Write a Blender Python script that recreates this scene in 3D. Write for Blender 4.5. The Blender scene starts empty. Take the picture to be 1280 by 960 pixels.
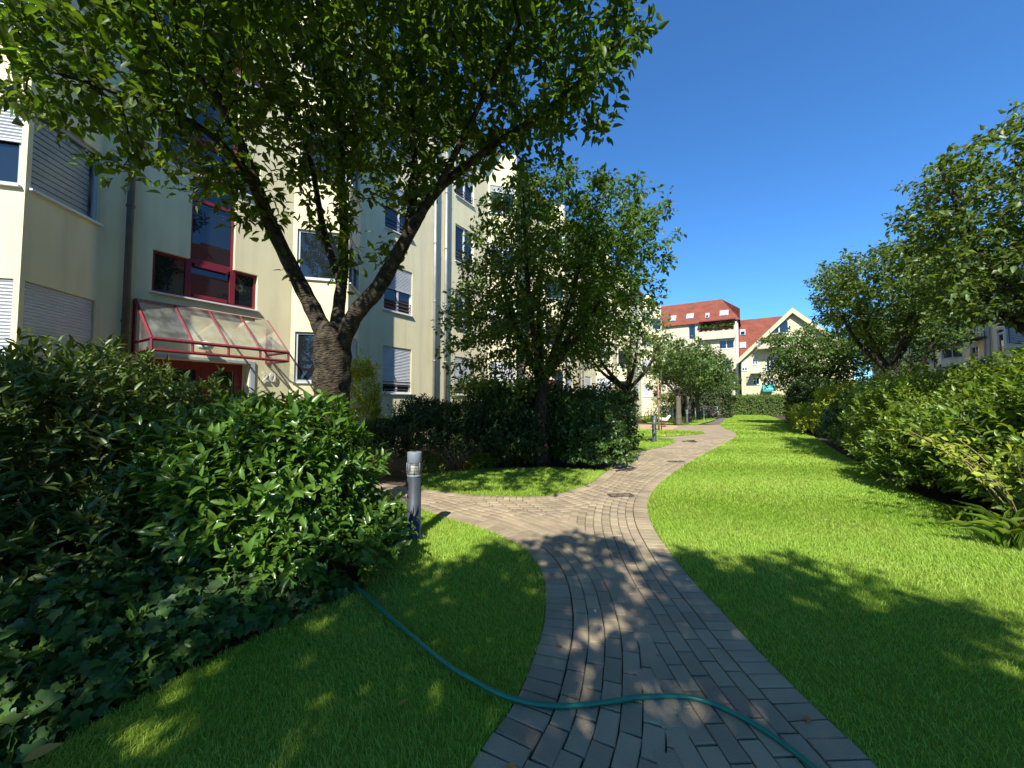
import bpy, bmesh, math, random
import numpy as np
from mathutils import Vector, Matrix
R_ = math.radians
scene = bpy.context.scene
C = scene.collection

# ---------------------------------------------------------------- camera
EYE = 1.5; FPX = 481.0; PITCH = 2.6; YAW = 32.0
cam_d = bpy.data.cameras.new('camera'); cam = bpy.data.objects.new('camera', cam_d); C.objects.link(cam)
cam.location = (0, 0, EYE); cam.rotation_euler = (R_(90+PITCH), 0, R_(YAW))
cam_d.sensor_width = 36; cam_d.lens = FPX/1280*36; cam_d.clip_start = .05; cam_d.clip_end = 2000
scene.camera = cam

# ---------------------------------------------------------------- sky, sun, exposure
SUN_EL = 44.0; SHADOW_LEFT = 21.0          # shadows fall 21 degrees left of +Y (towards the left facade)
sdir = Vector((math.sin(R_(SHADOW_LEFT))*math.cos(R_(SUN_EL)), -math.cos(R_(SHADOW_LEFT))*math.cos(R_(SUN_EL)), math.sin(R_(SUN_EL))))
world = bpy.data.worlds.new('World'); scene.world = world; world.use_nodes = True
wn = world.node_tree.nodes; wl = world.node_tree.links
for n in list(wn): wn.remove(n)
sky = wn.new('ShaderNodeTexSky'); sky.sky_type = 'NISHITA'; sky.sun_disc = False
sky.sun_elevation = R_(SUN_EL); sky.sun_rotation = math.atan2(sdir.x, sdir.y)
sky.air_density = 1.0; sky.dust_density = 0.0; sky.ozone_density = 10.0; sky.altitude = 0
bg = wn.new('ShaderNodeBackground'); bg.inputs[1].default_value = 0.123
tint = wn.new('ShaderNodeMix'); tint.data_type = 'RGBA'; tint.blend_type = 'MULTIPLY'; tint.inputs[0].default_value = 1; tint.inputs[7].default_value = (.66, 1.0, 1.14, 1)
wo = wn.new('ShaderNodeOutputWorld'); wl.new(sky.outputs[0], tint.inputs[6]); wl.new(tint.outputs[2], bg.inputs[0]); wl.new(bg.outputs[0], wo.inputs[0])
sun_d = bpy.data.lights.new('sun', 'SUN'); sun_d.energy = 5.0; sun_d.angle = R_(.53); sun_d.color = (1, .955, .88)
sun = bpy.data.objects.new('sun', sun_d); C.objects.link(sun); sun.location = (8, -20, 25)
sun.rotation_euler = sdir.to_track_quat('Z', 'Y').to_euler()
scene.view_settings.view_transform = 'Standard'; scene.view_settings.look = 'None'
scene.view_settings.gamma = 1; scene.view_settings.use_curve_mapping = False
scene.view_settings.exposure = 0.75
scene.render.engine = 'CYCLES'
cy = scene.cycles
cy.use_denoising = True; cy.max_bounces = 7; cy.transparent_max_bounces = 12; cy.diffuse_bounces = 4; cy.glossy_bounces = 3
cy.sample_clamp_indirect = 6; cy.caustics_reflective = False; cy.caustics_refractive = False

# ---------------------------------------------------------------- pixel -> place
_cp, _sp, _cyw, _syw = math.cos(R_(PITCH)), math.sin(R_(PITCH)), math.cos(R_(YAW)), math.sin(R_(YAW))
FWD = np.array((-_syw*_cp, _cyw*_cp, _sp)); RGT = np.array((_cyw, _syw, 0.)); UPV = np.cross(RGT, FWD)
def ray(px, py): return FWD + RGT*((px-640)/FPX) + UPV*((480-py)/FPX)
def G(px, py, z=0.0):                     # where the ray meets the ground
    d = ray(px, py); t = (z-EYE)/d[2]; return np.array((d[0]*t, d[1]*t, z))
def AT(px, py, d):                        # at distance d metres in front of the camera
    return np.array((0, 0, EYE)) + ray(px, py)*d
def project(P):
    q = np.asarray(P) - np.array((0, 0, EYE)); w = q@FWD
    w_ = np.where(np.abs(w) < 1e-6, 1e-6, w)
    return 640+FPX*(q@RGT)/w_, 480-FPX*(q@UPV)/w_, w

# ---------------------------------------------------------------- mesh helpers
def link(name, me, mat, parent=None, loc=None):
    o = bpy.data.objects.new(name, me); C.objects.link(o)
    if mat is not None and len(me.materials) == 0: me.materials.append(mat)
    if parent is not None: o.parent = parent
    if loc is not None: o.location = loc
    return o
def np_mesh(name, V, F, smooth=False):
    V = np.asarray(V, np.float32); F = np.asarray(F, np.int32); k = F.shape[1]
    me = bpy.data.meshes.new(name); me.vertices.add(len(V)); me.vertices.foreach_set('co', V.ravel())
    me.loops.add(F.size); me.loops.foreach_set('vertex_index', F.ravel())
    me.polygons.add(len(F)); me.polygons.foreach_set('loop_start', np.arange(0, F.size, k, dtype=np.int32))
    me.polygons.foreach_set('loop_total', np.full(len(F), k, np.int32))
    if smooth: me.polygons.foreach_set('use_smooth', np.ones(len(F), bool))
    me.update(calc_edges=True); return me
class MB:
    """collects shapes, then links them as one mesh object"""
    def __init__(s): s.v = []; s.f = []; s.sm = []
    def add(s, vs, fs, smooth=False):
        b = len(s.v); s.v += [tuple(map(float, v)) for v in vs]
        for f in fs: s.f.append(tuple(b+i for i in f)); s.sm.append(smooth)
    def box(s, x0, x1, y0, y1, z0, z1, tf=None):
        vs = [(x, y, z) for z in (z0, z1) for y in (y0, y1) for x in (x0, x1)]
        if tf: vs = [tf(*v) for v in vs]
        s.add(vs, [(0,2,3,1), (4,5,7,6), (0,1,5,4), (2,6,7,3), (0,4,6,2), (1,3,7,5)])
    def tube(s, pts, rad, n=8, caps=True, smooth=True, seed=None):
        P = [np.asarray(p, float) for p in pts]; m = len(P)
        rad = [rad]*m if np.isscalar(rad) else rad
        T = [P[min(i+1, m-1)]-P[max(i-1, 0)] for i in range(m)]
        T = [t/(np.linalg.norm(t)+1e-9) for t in T]
        a = np.array((0, 0, 1.)) if abs(T[0][2]) < .9 else np.array((1., 0, 0))
        u = np.cross(T[0], a); u /= np.linalg.norm(u); vs = []
        for i in range(m):
            u = u - T[i]*(u@T[i]); u /= (np.linalg.norm(u)+1e-9); w = np.cross(T[i], u)
            for k in range(n):
                an = 2*math.pi*k/n; vs.append(P[i]+(u*math.cos(an)+w*math.sin(an))*rad[i])
        fs = [(i*n+k, i*n+(k+1) % n, (i+1)*n+(k+1) % n, (i+1)*n+k) for i in range(m-1) for k in range(n)]
        if caps: fs += [tuple(range(n-1, -1, -1)), tuple((m-1)*n+k for k in range(n))]
        s.add(vs, fs, smooth)
    def lathe(s, prof, n=20, c=(0, 0, 0), smooth=True):
        vs = [(c[0]+r*math.cos(2*math.pi*k/n), c[1]+r*math.sin(2*math.pi*k/n), c[2]+z) for r, z in prof for k in range(n)]
        m = len(prof)
        fs = [(i*n+k, i*n+(k+1) % n, (i+1)*n+(k+1) % n, (i+1)*n+k) for i in range(m-1) for k in range(n)]
        fs += [tuple(range(n-1, -1, -1)), tuple((m-1)*n+k for k in range(n))]
        s.add(vs, fs, smooth)
    def build(s, name, mat, parent=None, origin=(0, 0, 0)):
        me = bpy.data.meshes.new(name); ox, oy, oz = origin
        me.from_pydata([(x-ox, y-oy, z-oz) for x, y, z in s.v], [], s.f)
        me.polygons.foreach_set('use_smooth', s.sm); me.update()
        return link(name, me, mat, parent)
def tag(o, label=None, cat=None, group=None, kind=None):
    if label: o['label'] = label
    if cat: o['category'] = cat
    if group: o['group'] = group
    if kind: o['kind'] = kind
    return o
def empty(name, loc=(0, 0, 0), rz=0):
    o = bpy.data.objects.new(name, None); C.objects.link(o); o.location = tuple(map(float, loc)); o.rotation_euler.z = rz
    o.empty_display_size = .2; return o
def copy_tree(o, parent=None):
    c = o.copy(); C.objects.link(c); c.parent = parent
    for ch in KIDS.get(o.name, []) or list(o.children): copy_tree(ch, c)
    return c
KIDS = {}
def catmull(pts, per=8):
    P = [np.asarray(p, float) for p in pts]; P = [2*P[0]-P[1]]+P+[2*P[-1]-P[-2]]; out = []
    for i in range(1, len(P)-2):
        for k in range(per):
            t = k/per; a, b, c, d = P[i-1:i+3]
            out.append(.5*((2*b)+(c-a)*t+(2*a-5*b+4*c-d)*t*t+(3*b-3*c+d-a)*t**3))
    out.append(P[-2]); return np.array(out)
def resample(P, step):
    P = np.asarray(P); s = np.r_[0, np.cumsum(np.linalg.norm(np.diff(P, axis=0), axis=1))]
    n = max(2, int(s[-1]/step)+1); t = np.linspace(0, s[-1], n)
    return np.stack([np.interp(t, s, P[:, i]) for i in range(P.shape[1])], 1)
def in_poly(poly, X, Y):
    poly = np.asarray(poly)[:, :2]; r = np.zeros(len(X), bool); j = len(poly)-1
    for i in range(len(poly)):
        xi, yi = poly[i]; xj, yj = poly[j]
        c = ((yi > Y) != (yj > Y)) & (X < (xj-xi)*(Y-yi)/((yj-yi) if yj != yi else 1e-9)+xi)
        r ^= c; j = i
    return r
def sheet(name, poly, z, mat, thick=0):
    bm = bmesh.new(); vs = [bm.verts.new((float(p[0]), float(p[1]), z)) for p in poly]
    f = bm.faces.new(vs); f.normal_update()
    if f.normal.z < 0: f.normal_flip()
    if thick:
        r = bmesh.ops.extrude_face_region(bm, geom=[f]); 
        for v in r['geom']:
            if isinstance(v, bmesh.types.BMVert): v.co.z -= thick
    bmesh.ops.triangulate(bm, faces=bm.faces); bmesh.ops.recalc_face_normals(bm, faces=bm.faces)
    me = bpy.data.meshes.new(name); bm.to_mesh(me); bm.free(); return link(name, me, mat)

# ---------------------------------------------------------------- materials
def mat(name, col, rough=.7, spec=.4, metal=0, var=0, scale=8, col2=None, bump=0, bscale=60, bdist=.01, stretch=1, streak=0, detail=4, isl=0, trans=0, tcol=None, coat=0):
    m = bpy.data.materials.new(name); m.use_nodes = True; nt = m.node_tree; N = nt.nodes; L = nt.links
    b = N['Principled BSDF']; b.inputs['Roughness'].default_value = rough; b.inputs['Specular IOR Level'].default_value = spec
    b.inputs['Metallic'].default_value = metal; b.inputs['Coat Weight'].default_value = coat
    tc = N.new('ShaderNodeTexCoord'); geo = N.new('ShaderNodeNewGeometry')
    rgb = N.new('ShaderNodeRGB'); rgb.outputs[0].default_value = (*col, 1); c = rgb.outputs[0]
    if col2 is not None:
        nz = N.new('ShaderNodeTexNoise'); nz.inputs['Scale'].default_value = scale; nz.inputs['Detail'].default_value = detail
        L.new(geo.outputs['Position'], nz.inputs['Vector'])
        rp = N.new('ShaderNodeValToRGB'); rp.color_ramp.elements[0].position = .35; rp.color_ramp.elements[1].position = .65
        L.new(nz.outputs[0], rp.inputs[0]); mx = N.new('ShaderNodeMix'); mx.data_type = 'RGBA'
        L.new(rp.outputs[0], mx.inputs[0]); L.new(c, mx.inputs[6]); mx.inputs[7].default_value = (*col2, 1); c = mx.outputs[2]
    if streak:                               # faint rain streaks running down the wall
        sv = N.new('ShaderNodeVectorMath'); sv.operation = 'MULTIPLY'; sv.inputs[1].default_value = (1, 1, .09); L.new(geo.outputs['Position'], sv.inputs[0])
        sn = N.new('ShaderNodeTexNoise'); sn.inputs['Scale'].default_value = 4; sn.inputs['Detail'].default_value = 5; L.new(sv.outputs[0], sn.inputs['Vector'])
        sr = N.new('ShaderNodeMapRange'); sr.inputs[1].default_value = .45; sr.inputs[2].default_value = .75; sr.inputs[3].default_value = 0; sr.inputs[4].default_value = streak; L.new(sn.outputs[0], sr.inputs[0])
        sx = N.new('ShaderNodeMix'); sx.data_type = 'RGBA'; L.new(sr.outputs[0], sx.inputs[0]); L.new(c, sx.inputs[6]); sx.inputs[7].default_value = (col[0]*.62, col[1]*.62, col[2]*.68, 1); c = sx.outputs[2]
    if isl:
        oi = N.new('ShaderNodeObjectInfo'); ad = N.new('ShaderNodeMath'); ad.operation = 'ADD'
        L.new(geo.outputs['Random Per Island'], ad.inputs[0]); L.new(oi.outputs['Random'], ad.inputs[1])
        fr = N.new('ShaderNodeMath'); fr.operation = 'FRACT'; L.new(ad.outputs[0], fr.inputs[0])
        hs = N.new('ShaderNodeHueSaturation'); L.new(c, hs.inputs['Color'])
        mr = N.new('ShaderNodeMapRange'); mr.inputs[3].default_value = 1-isl; mr.inputs[4].default_value = 1+isl
        L.new(fr.outputs[0], mr.inputs[0]); L.new(mr.outputs[0], hs.inputs['Value'])
        m2 = N.new('ShaderNodeMath'); m2.operation = 'MULTIPLY'; m2.inputs[1].default_value = 7.31; L.new(fr.outputs[0], m2.inputs[0])
        f2 = N.new('ShaderNodeMath'); f2.operation = 'FRACT'; L.new(m2.outputs[0], f2.inputs[0])
        mh = N.new('ShaderNodeMapRange'); mh.inputs[3].default_value = .5-.04*isl; mh.inputs[4].default_value = .5+.04*isl
        L.new(f2.outputs[0], mh.inputs[0]); L.new(mh.outputs[0], hs.inputs['Hue']); c = hs.outputs[0]
    L.new(c, b.inputs['Base Color'])
    if bump:
        nb = N.new('ShaderNodeTexNoise'); nb.inputs['Scale'].default_value = bscale; nb.inputs['Detail'].default_value = 5
        vm = N.new('ShaderNodeVectorMath'); vm.operation = 'MULTIPLY'; vm.inputs[1].default_value = (1, 1, stretch)
        L.new(geo.outputs['Position'], vm.inputs[0]); L.new(vm.outputs[0], nb.inputs['Vector'])
        bp = N.new('ShaderNodeBump'); bp.inputs['Strength'].default_value = bump; bp.inputs['Distance'].default_value = bdist
        L.new(nb.outputs[0], bp.inputs['Height']); L.new(bp.outputs[0], b.inputs['Normal'])
    if trans:
        tr = N.new('ShaderNodeBsdfTranslucent'); ms = N.new('ShaderNodeMixShader'); ms.inputs[0].default_value = trans
        mm = N.new('ShaderNodeMix'); mm.data_type = 'RGBA'; mm.blend_type = 'MULTIPLY'; mm.inputs[0].default_value = 1
        L.new(c, mm.inputs[6]); mm.inputs[7].default_value = (*(tcol or (1.9, 1.7, .6)), 1); mm.clamp_result = False
        L.new(mm.outputs[2], tr.inputs['Color'])
        L.new(b.outputs[0], ms.inputs[1]); L.new(tr.outputs[0], ms.inputs[2]); L.new(ms.outputs[0], N['Material Output'].inputs[0])
    return m
M = {}
M['stucco'] = mat('stucco', (.84,.76,.48), .9, .15, col2=(.79,.71,.44), scale=1.3, streak=.45, bump=.35, bscale=90)
M['stucco_white'] = mat('stucco_white', (.62,.57,.42), .9, .15, streak=.4, col2=(.57,.52,.38), scale=1.2, bump=.3, bscale=90)
M['stucco_end'] = mat('stucco_end', (.66,.58,.36), .9, .15, streak=.4, col2=(.60,.53,.33), scale=1.2)
M['white'] = mat('white_metal', (.74,.75,.76), .45, .4, col2=(.68,.69,.70), scale=4)
M['grey_frame'] = mat('grey_frame', (.42,.46,.52), .45, .4)
M['shutter'] = mat('shutter', (.62,.64,.66), .55, .35, col2=(.56,.58,.60), scale=3)
M['red'] = mat('red_metal', (.21,.018,.032), .38, .5, col2=(.17,.02,.03), scale=9)
M['glass'] = mat('window_glass', (.012,.016,.02), .015, .9)
M['pipe'] = mat('downpipe', (.13,.11,.095), .5, .4, col2=(.10,.085,.075), scale=5)
M['steel_pipe'] = mat('zinc_pipe', (.38,.38,.37), .45, .4, metal=.3, col2=(.3,.3,.3), scale=5)
M['bark'] = mat('bark', (.032,.026,.02), .9, .2, col2=(.105,.082,.052), scale=13, detail=8, bump=1.0, bscale=22, bdist=.05, stretch=2.6)
M['bark_grey'] = mat('bark_grey', (.16,.14,.11), .9, .2, col2=(.10,.085,.07), scale=9, bump=.9, bscale=35)
M['twig'] = mat('twig', (.10,.075,.05), .85, .2)
LF = dict(rough=.42, spec=.42)
M['cherry'] = mat('cherry_leaf', (.078,.140,.018), .45, .4, isl=.45, trans=.42, tcol=(2.0,1.9,.5))
M['cherry_light'] = mat('cherry_leaf_light', (.12,.19,.04), .5, .35, isl=.35, trans=.36, tcol=(1.7,1.5,.5))
M['cherry_far'] = mat('cherry_leaf_far', (.095,.165,.036), .5, .35, isl=.4, trans=.34, tcol=(1.7,1.5,.5))
M['cherry_right'] = mat('cherry_leaf_right', (.10,.155,.03), .42, .45, isl=.45, trans=.4, tcol=(1.9,1.7,.5))
M['laurel'] = mat('laurel_leaf', (.085,.17,.022), .3, .5, isl=.32, trans=.22, tcol=(2.0,1.9,.5))
M['laurel_dull'] = mat('laurel_leaf_dull', (.10,.155,.034), .4, .45, isl=.35, trans=.22)
M['ivy'] = mat('ivy_leaf', (.055,.12,.022), .45, .35, isl=.4, trans=.2)
M['dark_shrub'] = mat('dark_shrub_leaf', (.04,.075,.016), .45, .4, isl=.4, trans=.2)
M['hedge_leaf'] = mat('hedge_leaf', (.055,.11,.018), .4, .45, isl=.4, trans=.22)
M['lime_leaf'] = mat('lime_leaf', (.30,.36,.035), .5, .35, isl=.3, trans=.35, tcol=(1.4,1.3,.5))
M['right_leaf'] = mat('broad_leaf', (.145,.22,.026), .38, .45, isl=.5, trans=.36)
M['grass_blade'] = mat('grass_blade', (.275,.45,.05), .55, .3, col2=(.34,.46,.075), scale=.9, isl=.28, trans=.35, tcol=(1.35,1.25,.6))
M['lawn'] = mat('lawn_turf', (.13,.20,.02), .95, .1, col2=(.17,.25,.025), scale=14, bump=.8, bscale=120)
M['soil'] = mat('soil', (.06,.045,.028), .95, .1, col2=(.10,.075,.045), scale=7, bump=1, bscale=30)
M['paver'] = mat('paver', (.37,.295,.185), .88, .25, col2=(.29,.23,.15), scale=1.7, isl=.16, bump=.7, bscale=140)
M['bed'] = mat('joint_sand', (.05,.04,.028), .95, .1, col2=(.05,.06,.03), scale=2.5, bump=.5, bscale=200)
M['asphalt'] = mat('asphalt_path', (.17,.15,.135), .9, .2, col2=(.14,.125,.11), scale=2, bump=.5, bscale=150)
M['sand'] = mat('sand', (.52,.34,.21), .95, .1, col2=(.44,.29,.18), scale=3, bump=.5, bscale=80)
M['hose'] = mat('hose_rubber', (.012,.17,.10), .35, .5, col2=(.01,.14,.09), scale=6)
M['lamp_grey'] = mat('lamp_grey_paint', (.05,.06,.072), .5, .35, col2=(.036,.044,.055), scale=6)
M['lamp_cap'] = mat('lamp_cap', (.18,.21,.24), .5, .4)
M['iron'] = mat('cast_iron', (.05,.045,.042), .6, .4, metal=.4, col2=(.08,.06,.05), scale=20)
M['black'] = mat('black_rubber', (.02,.02,.02), .6, .3)
M['saddle'] = mat('saddle', (.03,.025,.025), .5, .4)
M['wood'] = mat('stake_wood', (.36,.25,.14), .8, .2, col2=(.28,.19,.11), scale=9)
M['dry_leaf'] = mat('dry_leaf', (.46,.24,.06), .7, .2, isl=.3, trans=.2, tcol=(1.2,1.1,.8))
M['teal'] = mat('teal_awning', (.03,.36,.33), .7, .2)
M['flower'] = mat('flower_red', (.5,.03,.05), .6, .2, trans=.2, tcol=(1.2,1,1))
M['pot'] = mat('terracotta', (.45,.17,.08), .8, .2)
def roof_mat(name, c1, c2):
    m = mat(name, c1, .8, .25, col2=c2, scale=1.2); N = m.node_tree.nodes; L = m.node_tree.links
    geo = N['Geometry'] if 'Geometry' in N else N.new('ShaderNodeNewGeometry')
    wv = N.new('ShaderNodeTexWave'); wv.bands_direction = 'Z'; wv.inputs['Scale'].default_value = 1.1; wv.wave_profile = 'SAW'
    bp = N.new('ShaderNodeBump'); bp.inputs['Strength'].default_value = .8; bp.inputs['Distance'].default_value = .05
    L.new(geo.outputs['Position'], wv.inputs['Vector']); L.new(wv.outputs[1], bp.inputs['Height']); L.new(bp.outputs[0], N['Principled BSDF'].inputs['Normal'])
    return m
M['tiles'] = roof_mat('roof_tiles', (.24,.07,.04), (.17,.052,.032))
M['tiles_orange'] = roof_mat('roof_tiles_orange', (.55,.15,.04), (.45,.12,.04))
def glass_clear(name, tint, refl=.12):
    m = bpy.data.materials.new(name); m.use_nodes = True; nt = m.node_tree; N = nt.nodes; L = nt.links
    N.remove(N['Principled BSDF']); t = N.new('ShaderNodeBsdfTransparent'); t.inputs[0].default_value = (*tint, 1)
    g = N.new('ShaderNodeBsdfGlossy'); g.inputs['Roughness'].default_value = .05; d = N.new('ShaderNodeBsdfDiffuse'); d.inputs[0].default_value = (.5,.5,.45,1)
    f = N.new('ShaderNodeFresnel'); f.inputs[0].default_value = 1.12
    nz = N.new('ShaderNodeTexNoise'); nz.inputs['Scale'].default_value = 3; mr = N.new('ShaderNodeMapRange')
    mr.inputs[1].default_value = .35; mr.inputs[2].default_value = .75; mr.inputs[3].default_value = .06; mr.inputs[4].default_value = .34
    L.new(nz.outputs[0], mr.inputs[0])
    a = N.new('ShaderNodeMixShader'); L.new(mr.outputs[0], a.inputs[0]); L.new(t.outputs[0], a.inputs[1]); L.new(d.outputs[0], a.inputs[2])
    b = N.new('ShaderNodeMixShader'); L.new(f.outputs[0], b.inputs[0]); L.new(a.outputs[0], b.inputs[1]); L.new(g.outputs[0], b.inputs[2])
    L.new(b.outputs[0], N['Material Output'].inputs[0]); return m
M['clear'] = glass_clear('canopy_glass', (.93,.95,.93))
# ================================================================ GROUND, PATH, LAWNS
ground = sheet('ground', [(-300,-300), (300,-300), (300,600), (-300,600)], -.045, M['soil']); tag(ground, kind='structure')
def gp(pts): return np.array([G(*p)[:2] for p in pts])
ER = catmull(gp([(1420,1250),(1255,1105),(1150,1008),(1076,936),(1007,871),(946,810),(893,753),(869,728),(838,690),(816,656),(810,632),(816,615),(831,599),(860,579),(890,562.5),(912,551),(921,546)]), 14)
EL = catmull(gp([(420,1260),(520,1085),(592,948),(641,879),(666,822),(680,773),(680,727),(669,701),(650,682),(620,667),(590,656),(564,649),(534,639),(507,632)]).tolist()+[[-4.9,3.62],[-6.4,3.35],[-8.2,2.75],[-9.95,2.3]], 14)
EU = catmull([[-9.95,4.55],[-8.2,4.65]]+gp([(455,600),(500,607),(534,611),(590,618),(642,620),(684,619),(717,611),(740,602),(755,591),(773,578),(792,567),(807,562),(822,559),(837,555),(846,551)]).tolist(), 14)
main_poly = np.vstack([ER, EU[::-1], EL[::-1]])
path = sheet('path', main_poly, -.022, M['bed']); tag(path, kind='structure')

def normals(P, left, k=9):
    t = np.gradient(P, axis=0); t /= np.linalg.norm(t, axis=1)[:, None]+1e-9
    ker = np.hanning(2*k+3)[1:-1]; ker /= ker.sum()
    tp = np.pad(t, ((k, k), (0, 0)), 'edge'); t = np.stack([np.convolve(tp[:, i], ker, 'valid') for i in range(2)], 1)
    t /= np.linalg.norm(t, axis=1)[:, None]+1e-9
    return t, np.stack([-t[:, 1], t[:, 0]], 1)*(1 if left else -1)
def dist_to(P, Q):
    out = np.empty(len(P))
    for i in range(0, len(P), 500):
        out[i:i+500] = np.sqrt(((P[i:i+500, None]-Q[None])**2).sum(2)).min(1)
    return out
rng = np.random.default_rng(5)
fam = []
for P, left in ((ER, True), (EL, False), (EU, False)):
    P = resample(P, .03); t, n = normals(P, left); fam.append((P, t, n))
bricks = []                                     # x, y, angle, half length, half width, z
for fi, (P, t, n) in enumerate(fam):
    rows = [(.099, .1015, .105, True)]+[(.2005+.1012*(k+.5), .2005, .108, False) for k in range(27)]
    for ri, (off, pitch, wid, head) in enumerate(rows):
        Q = P+n*off
        s = np.r_[0, np.cumsum(np.linalg.norm(np.diff(Q, axis=0), axis=1))]
        ss = np.arange(((ri % 2)*.5+.1)*pitch, s[-1]-pitch/2, pitch)
        if len(ss) < 2: continue
        c = np.stack([np.interp(ss, s, Q[:, i]) for i in range(2)], 1); tt = np.stack([np.interp(ss, s, t[:, i]) for i in range(2)], 1)
        d0 = dist_to(c, P[::2]); ok = d0 > off-.02
        for fj in range(3):
            if fj == fi: continue
            dj = dist_to(c, fam[fj][0][::2]); ok &= d0 <= dj+(.15 if fi < fj else .12)
        ok &= in_poly(main_poly, c[:, 0], c[:, 1])
        for (x, y), (tx, ty) in zip(c[ok], tt[ok]):
            a = math.atan2(ty, tx)+rng.normal(0, .007)
            hl, hw = ((.0955, .0478) if not head else (.0478, .0955))
            bricks.append((x, y, a, hl, hw, -.0022*fi+rng.normal(0, .0011)))
bricks = np.array(bricks)
px, py, w = project(np.c_[bricks[:, :2], np.zeros(len(bricks))])
size = np.where((w > .6) & (px > -20) & (px < 1300) & (py < 985), 1/np.maximum(w, .1)**2, 0)
order = np.argsort(-size); near_b, rest_b = order[:300], order[300:]
def brick_shape(hl, hw, ch=.0055, depth=.03):
    o = [(-hl,-hw), (hl,-hw), (hl,hw), (-hl,hw)]; i = [(-hl+ch,-hw+ch), (hl-ch,-hw+ch), (hl-ch,hw-ch), (-hl+ch,hw-ch)]
    v = [(x, y, -depth) for x, y in o]+[(x, y, -ch*.8) for x, y in o]+[(x, y, 0) for x, y in i]
    f = [(k, (k+1) % 4, 4+(k+1) % 4, 4+k) for k in range(4)]+[(4+k, 4+(k+1) % 4, 8+(k+1) % 4, 8+k) for k in range(4)]+[(8, 9, 10, 11)]
    return np.array(v), f
paver_meshes = {}
for key, (hl, hw) in {0: (.0955, .0478), 1: (.0478, .0955)}.items():
    v, f = brick_shape(hl, hw); me = bpy.data.meshes.new('paver'); me.from_pydata(v.tolist(), [], f); me.materials.append(M['paver']); paver_meshes[key] = me
for i in near_b:
    x, y, a, hl, hw, z = bricks[i]
    o = link('paver', paver_meshes[0 if hl > hw else 1], None, path, (x, y, z)); o.rotation_euler = (rng.normal(0, .006), rng.normal(0, .006), a)
V = []; F = []
v0, f0 = brick_shape(.0955, .0478); v1, _ = brick_shape(.0478, .0955)
fb = np.array(f0); B = bricks[rest_b]
T = np.where((B[:, 3] > B[:, 4])[:, None, None], v0[None], v1[None])
ca, sa = np.cos(B[:, 2])[:, None], np.sin(B[:, 2])[:, None]
V = np.stack([B[:, :1]+T[:, :, 0]*ca-T[:, :, 1]*sa, B[:, 1:2]+T[:, :, 0]*sa+T[:, :, 1]*ca, B[:, 5:6]+T[:, :, 2]], 2)
Fm = (np.arange(len(B))[:, None, None]*12+fb[None]).reshape(-1, 4)
o = link('paver_field', np_mesh('paver_field', V.reshape(-1, 3), Fm), M['paver'], path); tag(o, kind='stuff')

# the further path, too far to tell the stones apart
far_poly = np.vstack([gp([(921,546),(919,541),(905,535),(899,531),(885,531),(872,531),(849,531.5),(800,530),(770,533),(770,552),(800,556),(846,551.4)])])
farp = sheet('path', far_poly, -.006, M['paver']); tag(farp, kind='structure')
asp = sheet('path', gp([(899,531.2),(905,534.9),(914,527),(922,521),(925,518.5),(895,518.5),(898,522),(893,526),(880,530)]), -.009, M['asphalt']); tag(asp, kind='structure')

# ---- lawns
lawns = {}
edge_r = resample(ER, .25)
lawns['right'] = np.vstack([edge_r, gp([(919,541),(905,535),(899,531),(905,525),(918,519.5),(930,517.2),(958,518.5)]), np.array([[2.2,33],[2.1,27],[2.15,20],[2.1,14],[2.15,11],[2.2,9],[2.4,7.4],[2.6,5.8],[2.7,4.2],[3.2,2.5],[4.2,0],[4.5,-3],[2.4,-3]])])
lawns['left'] = np.vstack([resample(EL, .2)[:int(len(resample(EL, .2))*.66)], gp([(440,640),(452,690),(448,738),(385,765),(320,795),(215,848),(110,905),(45,950),(-60,1010),(60,1300)])])
lawns['strip'] = np.vstack([resample(EU, .2)[int(len(resample(EU, .2))*.27):int(len(resample(EU, .2))*.66)], gp([(752,588),(720,586),(680,584),(600,586),(530,592)])])
lawns['wedge'] = gp([(775,572),(801,564),(827,559),(845,552.3),(840,549),(821,547.3),(775,546.5)])
lawns['island'] = gp([(790,546),(840,545.6),(871,543),(881,541.6),(877.5,539.2),(852,538),(790,536)])
lawns['trees'] = gp([(849,530.6),(869,531.8),(873,530.6),(893,525.5),(898,520.5),(890,516),(820,517),(800,523),(810,529)])
blades = []
for k, poly in lawns.items():
    zl = .004 if k in ('wedge', 'island', 'trees') else -.008
    o = sheet('lawn', poly, zl, M['lawn']); tag(o, kind='structure')
    lo, hi = poly.min(0), poly.max(0)
    for d0, d1, dens, h, wd in ((.8, 3.2, 10500, .040, .0034), (3.2, 5.5, 6500, .042, .005), (5.5, 9, 3000, .045, .008), (9, 16, 1100, .05, .014), (16, 45, 260, .055, .03)):
        n = int(dens*(hi-lo).prod()); xy = lo+rng.random((min(n, 2500000), 2))*(hi-lo)
        dd = xy@FWD[:2]
        m = (dd > d0) & (dd <= d1); xy = xy[m]
        qx, qy, w = project(np.c_[xy, np.zeros(len(xy))]); m = (qx > -60) & (qx < 1340) & (qy < 1010); xy = xy[m]
        m = in_poly(poly, xy[:, 0], xy[:, 1]); xy = xy[m]; xy = xy+rng.normal(0, .018, xy.shape)*(rng.random((len(xy), 1)) < .6)
        blades.append((xy, np.full(len(xy), h), np.full(len(xy), wd), np.full(len(xy), zl)))
xy = np.vstack([b[0] for b in blades]); h = np.hstack([b[1] for b in blades]); wd = np.hstack([b[2] for b in blades]); zl = np.hstack([b[3] for b in blades])
n = len(xy); a = rng.random(n)*6.283; h = h*(.6+.6*rng.random(n)); lean = rng.normal(0, .45, (n, 2))
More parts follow.
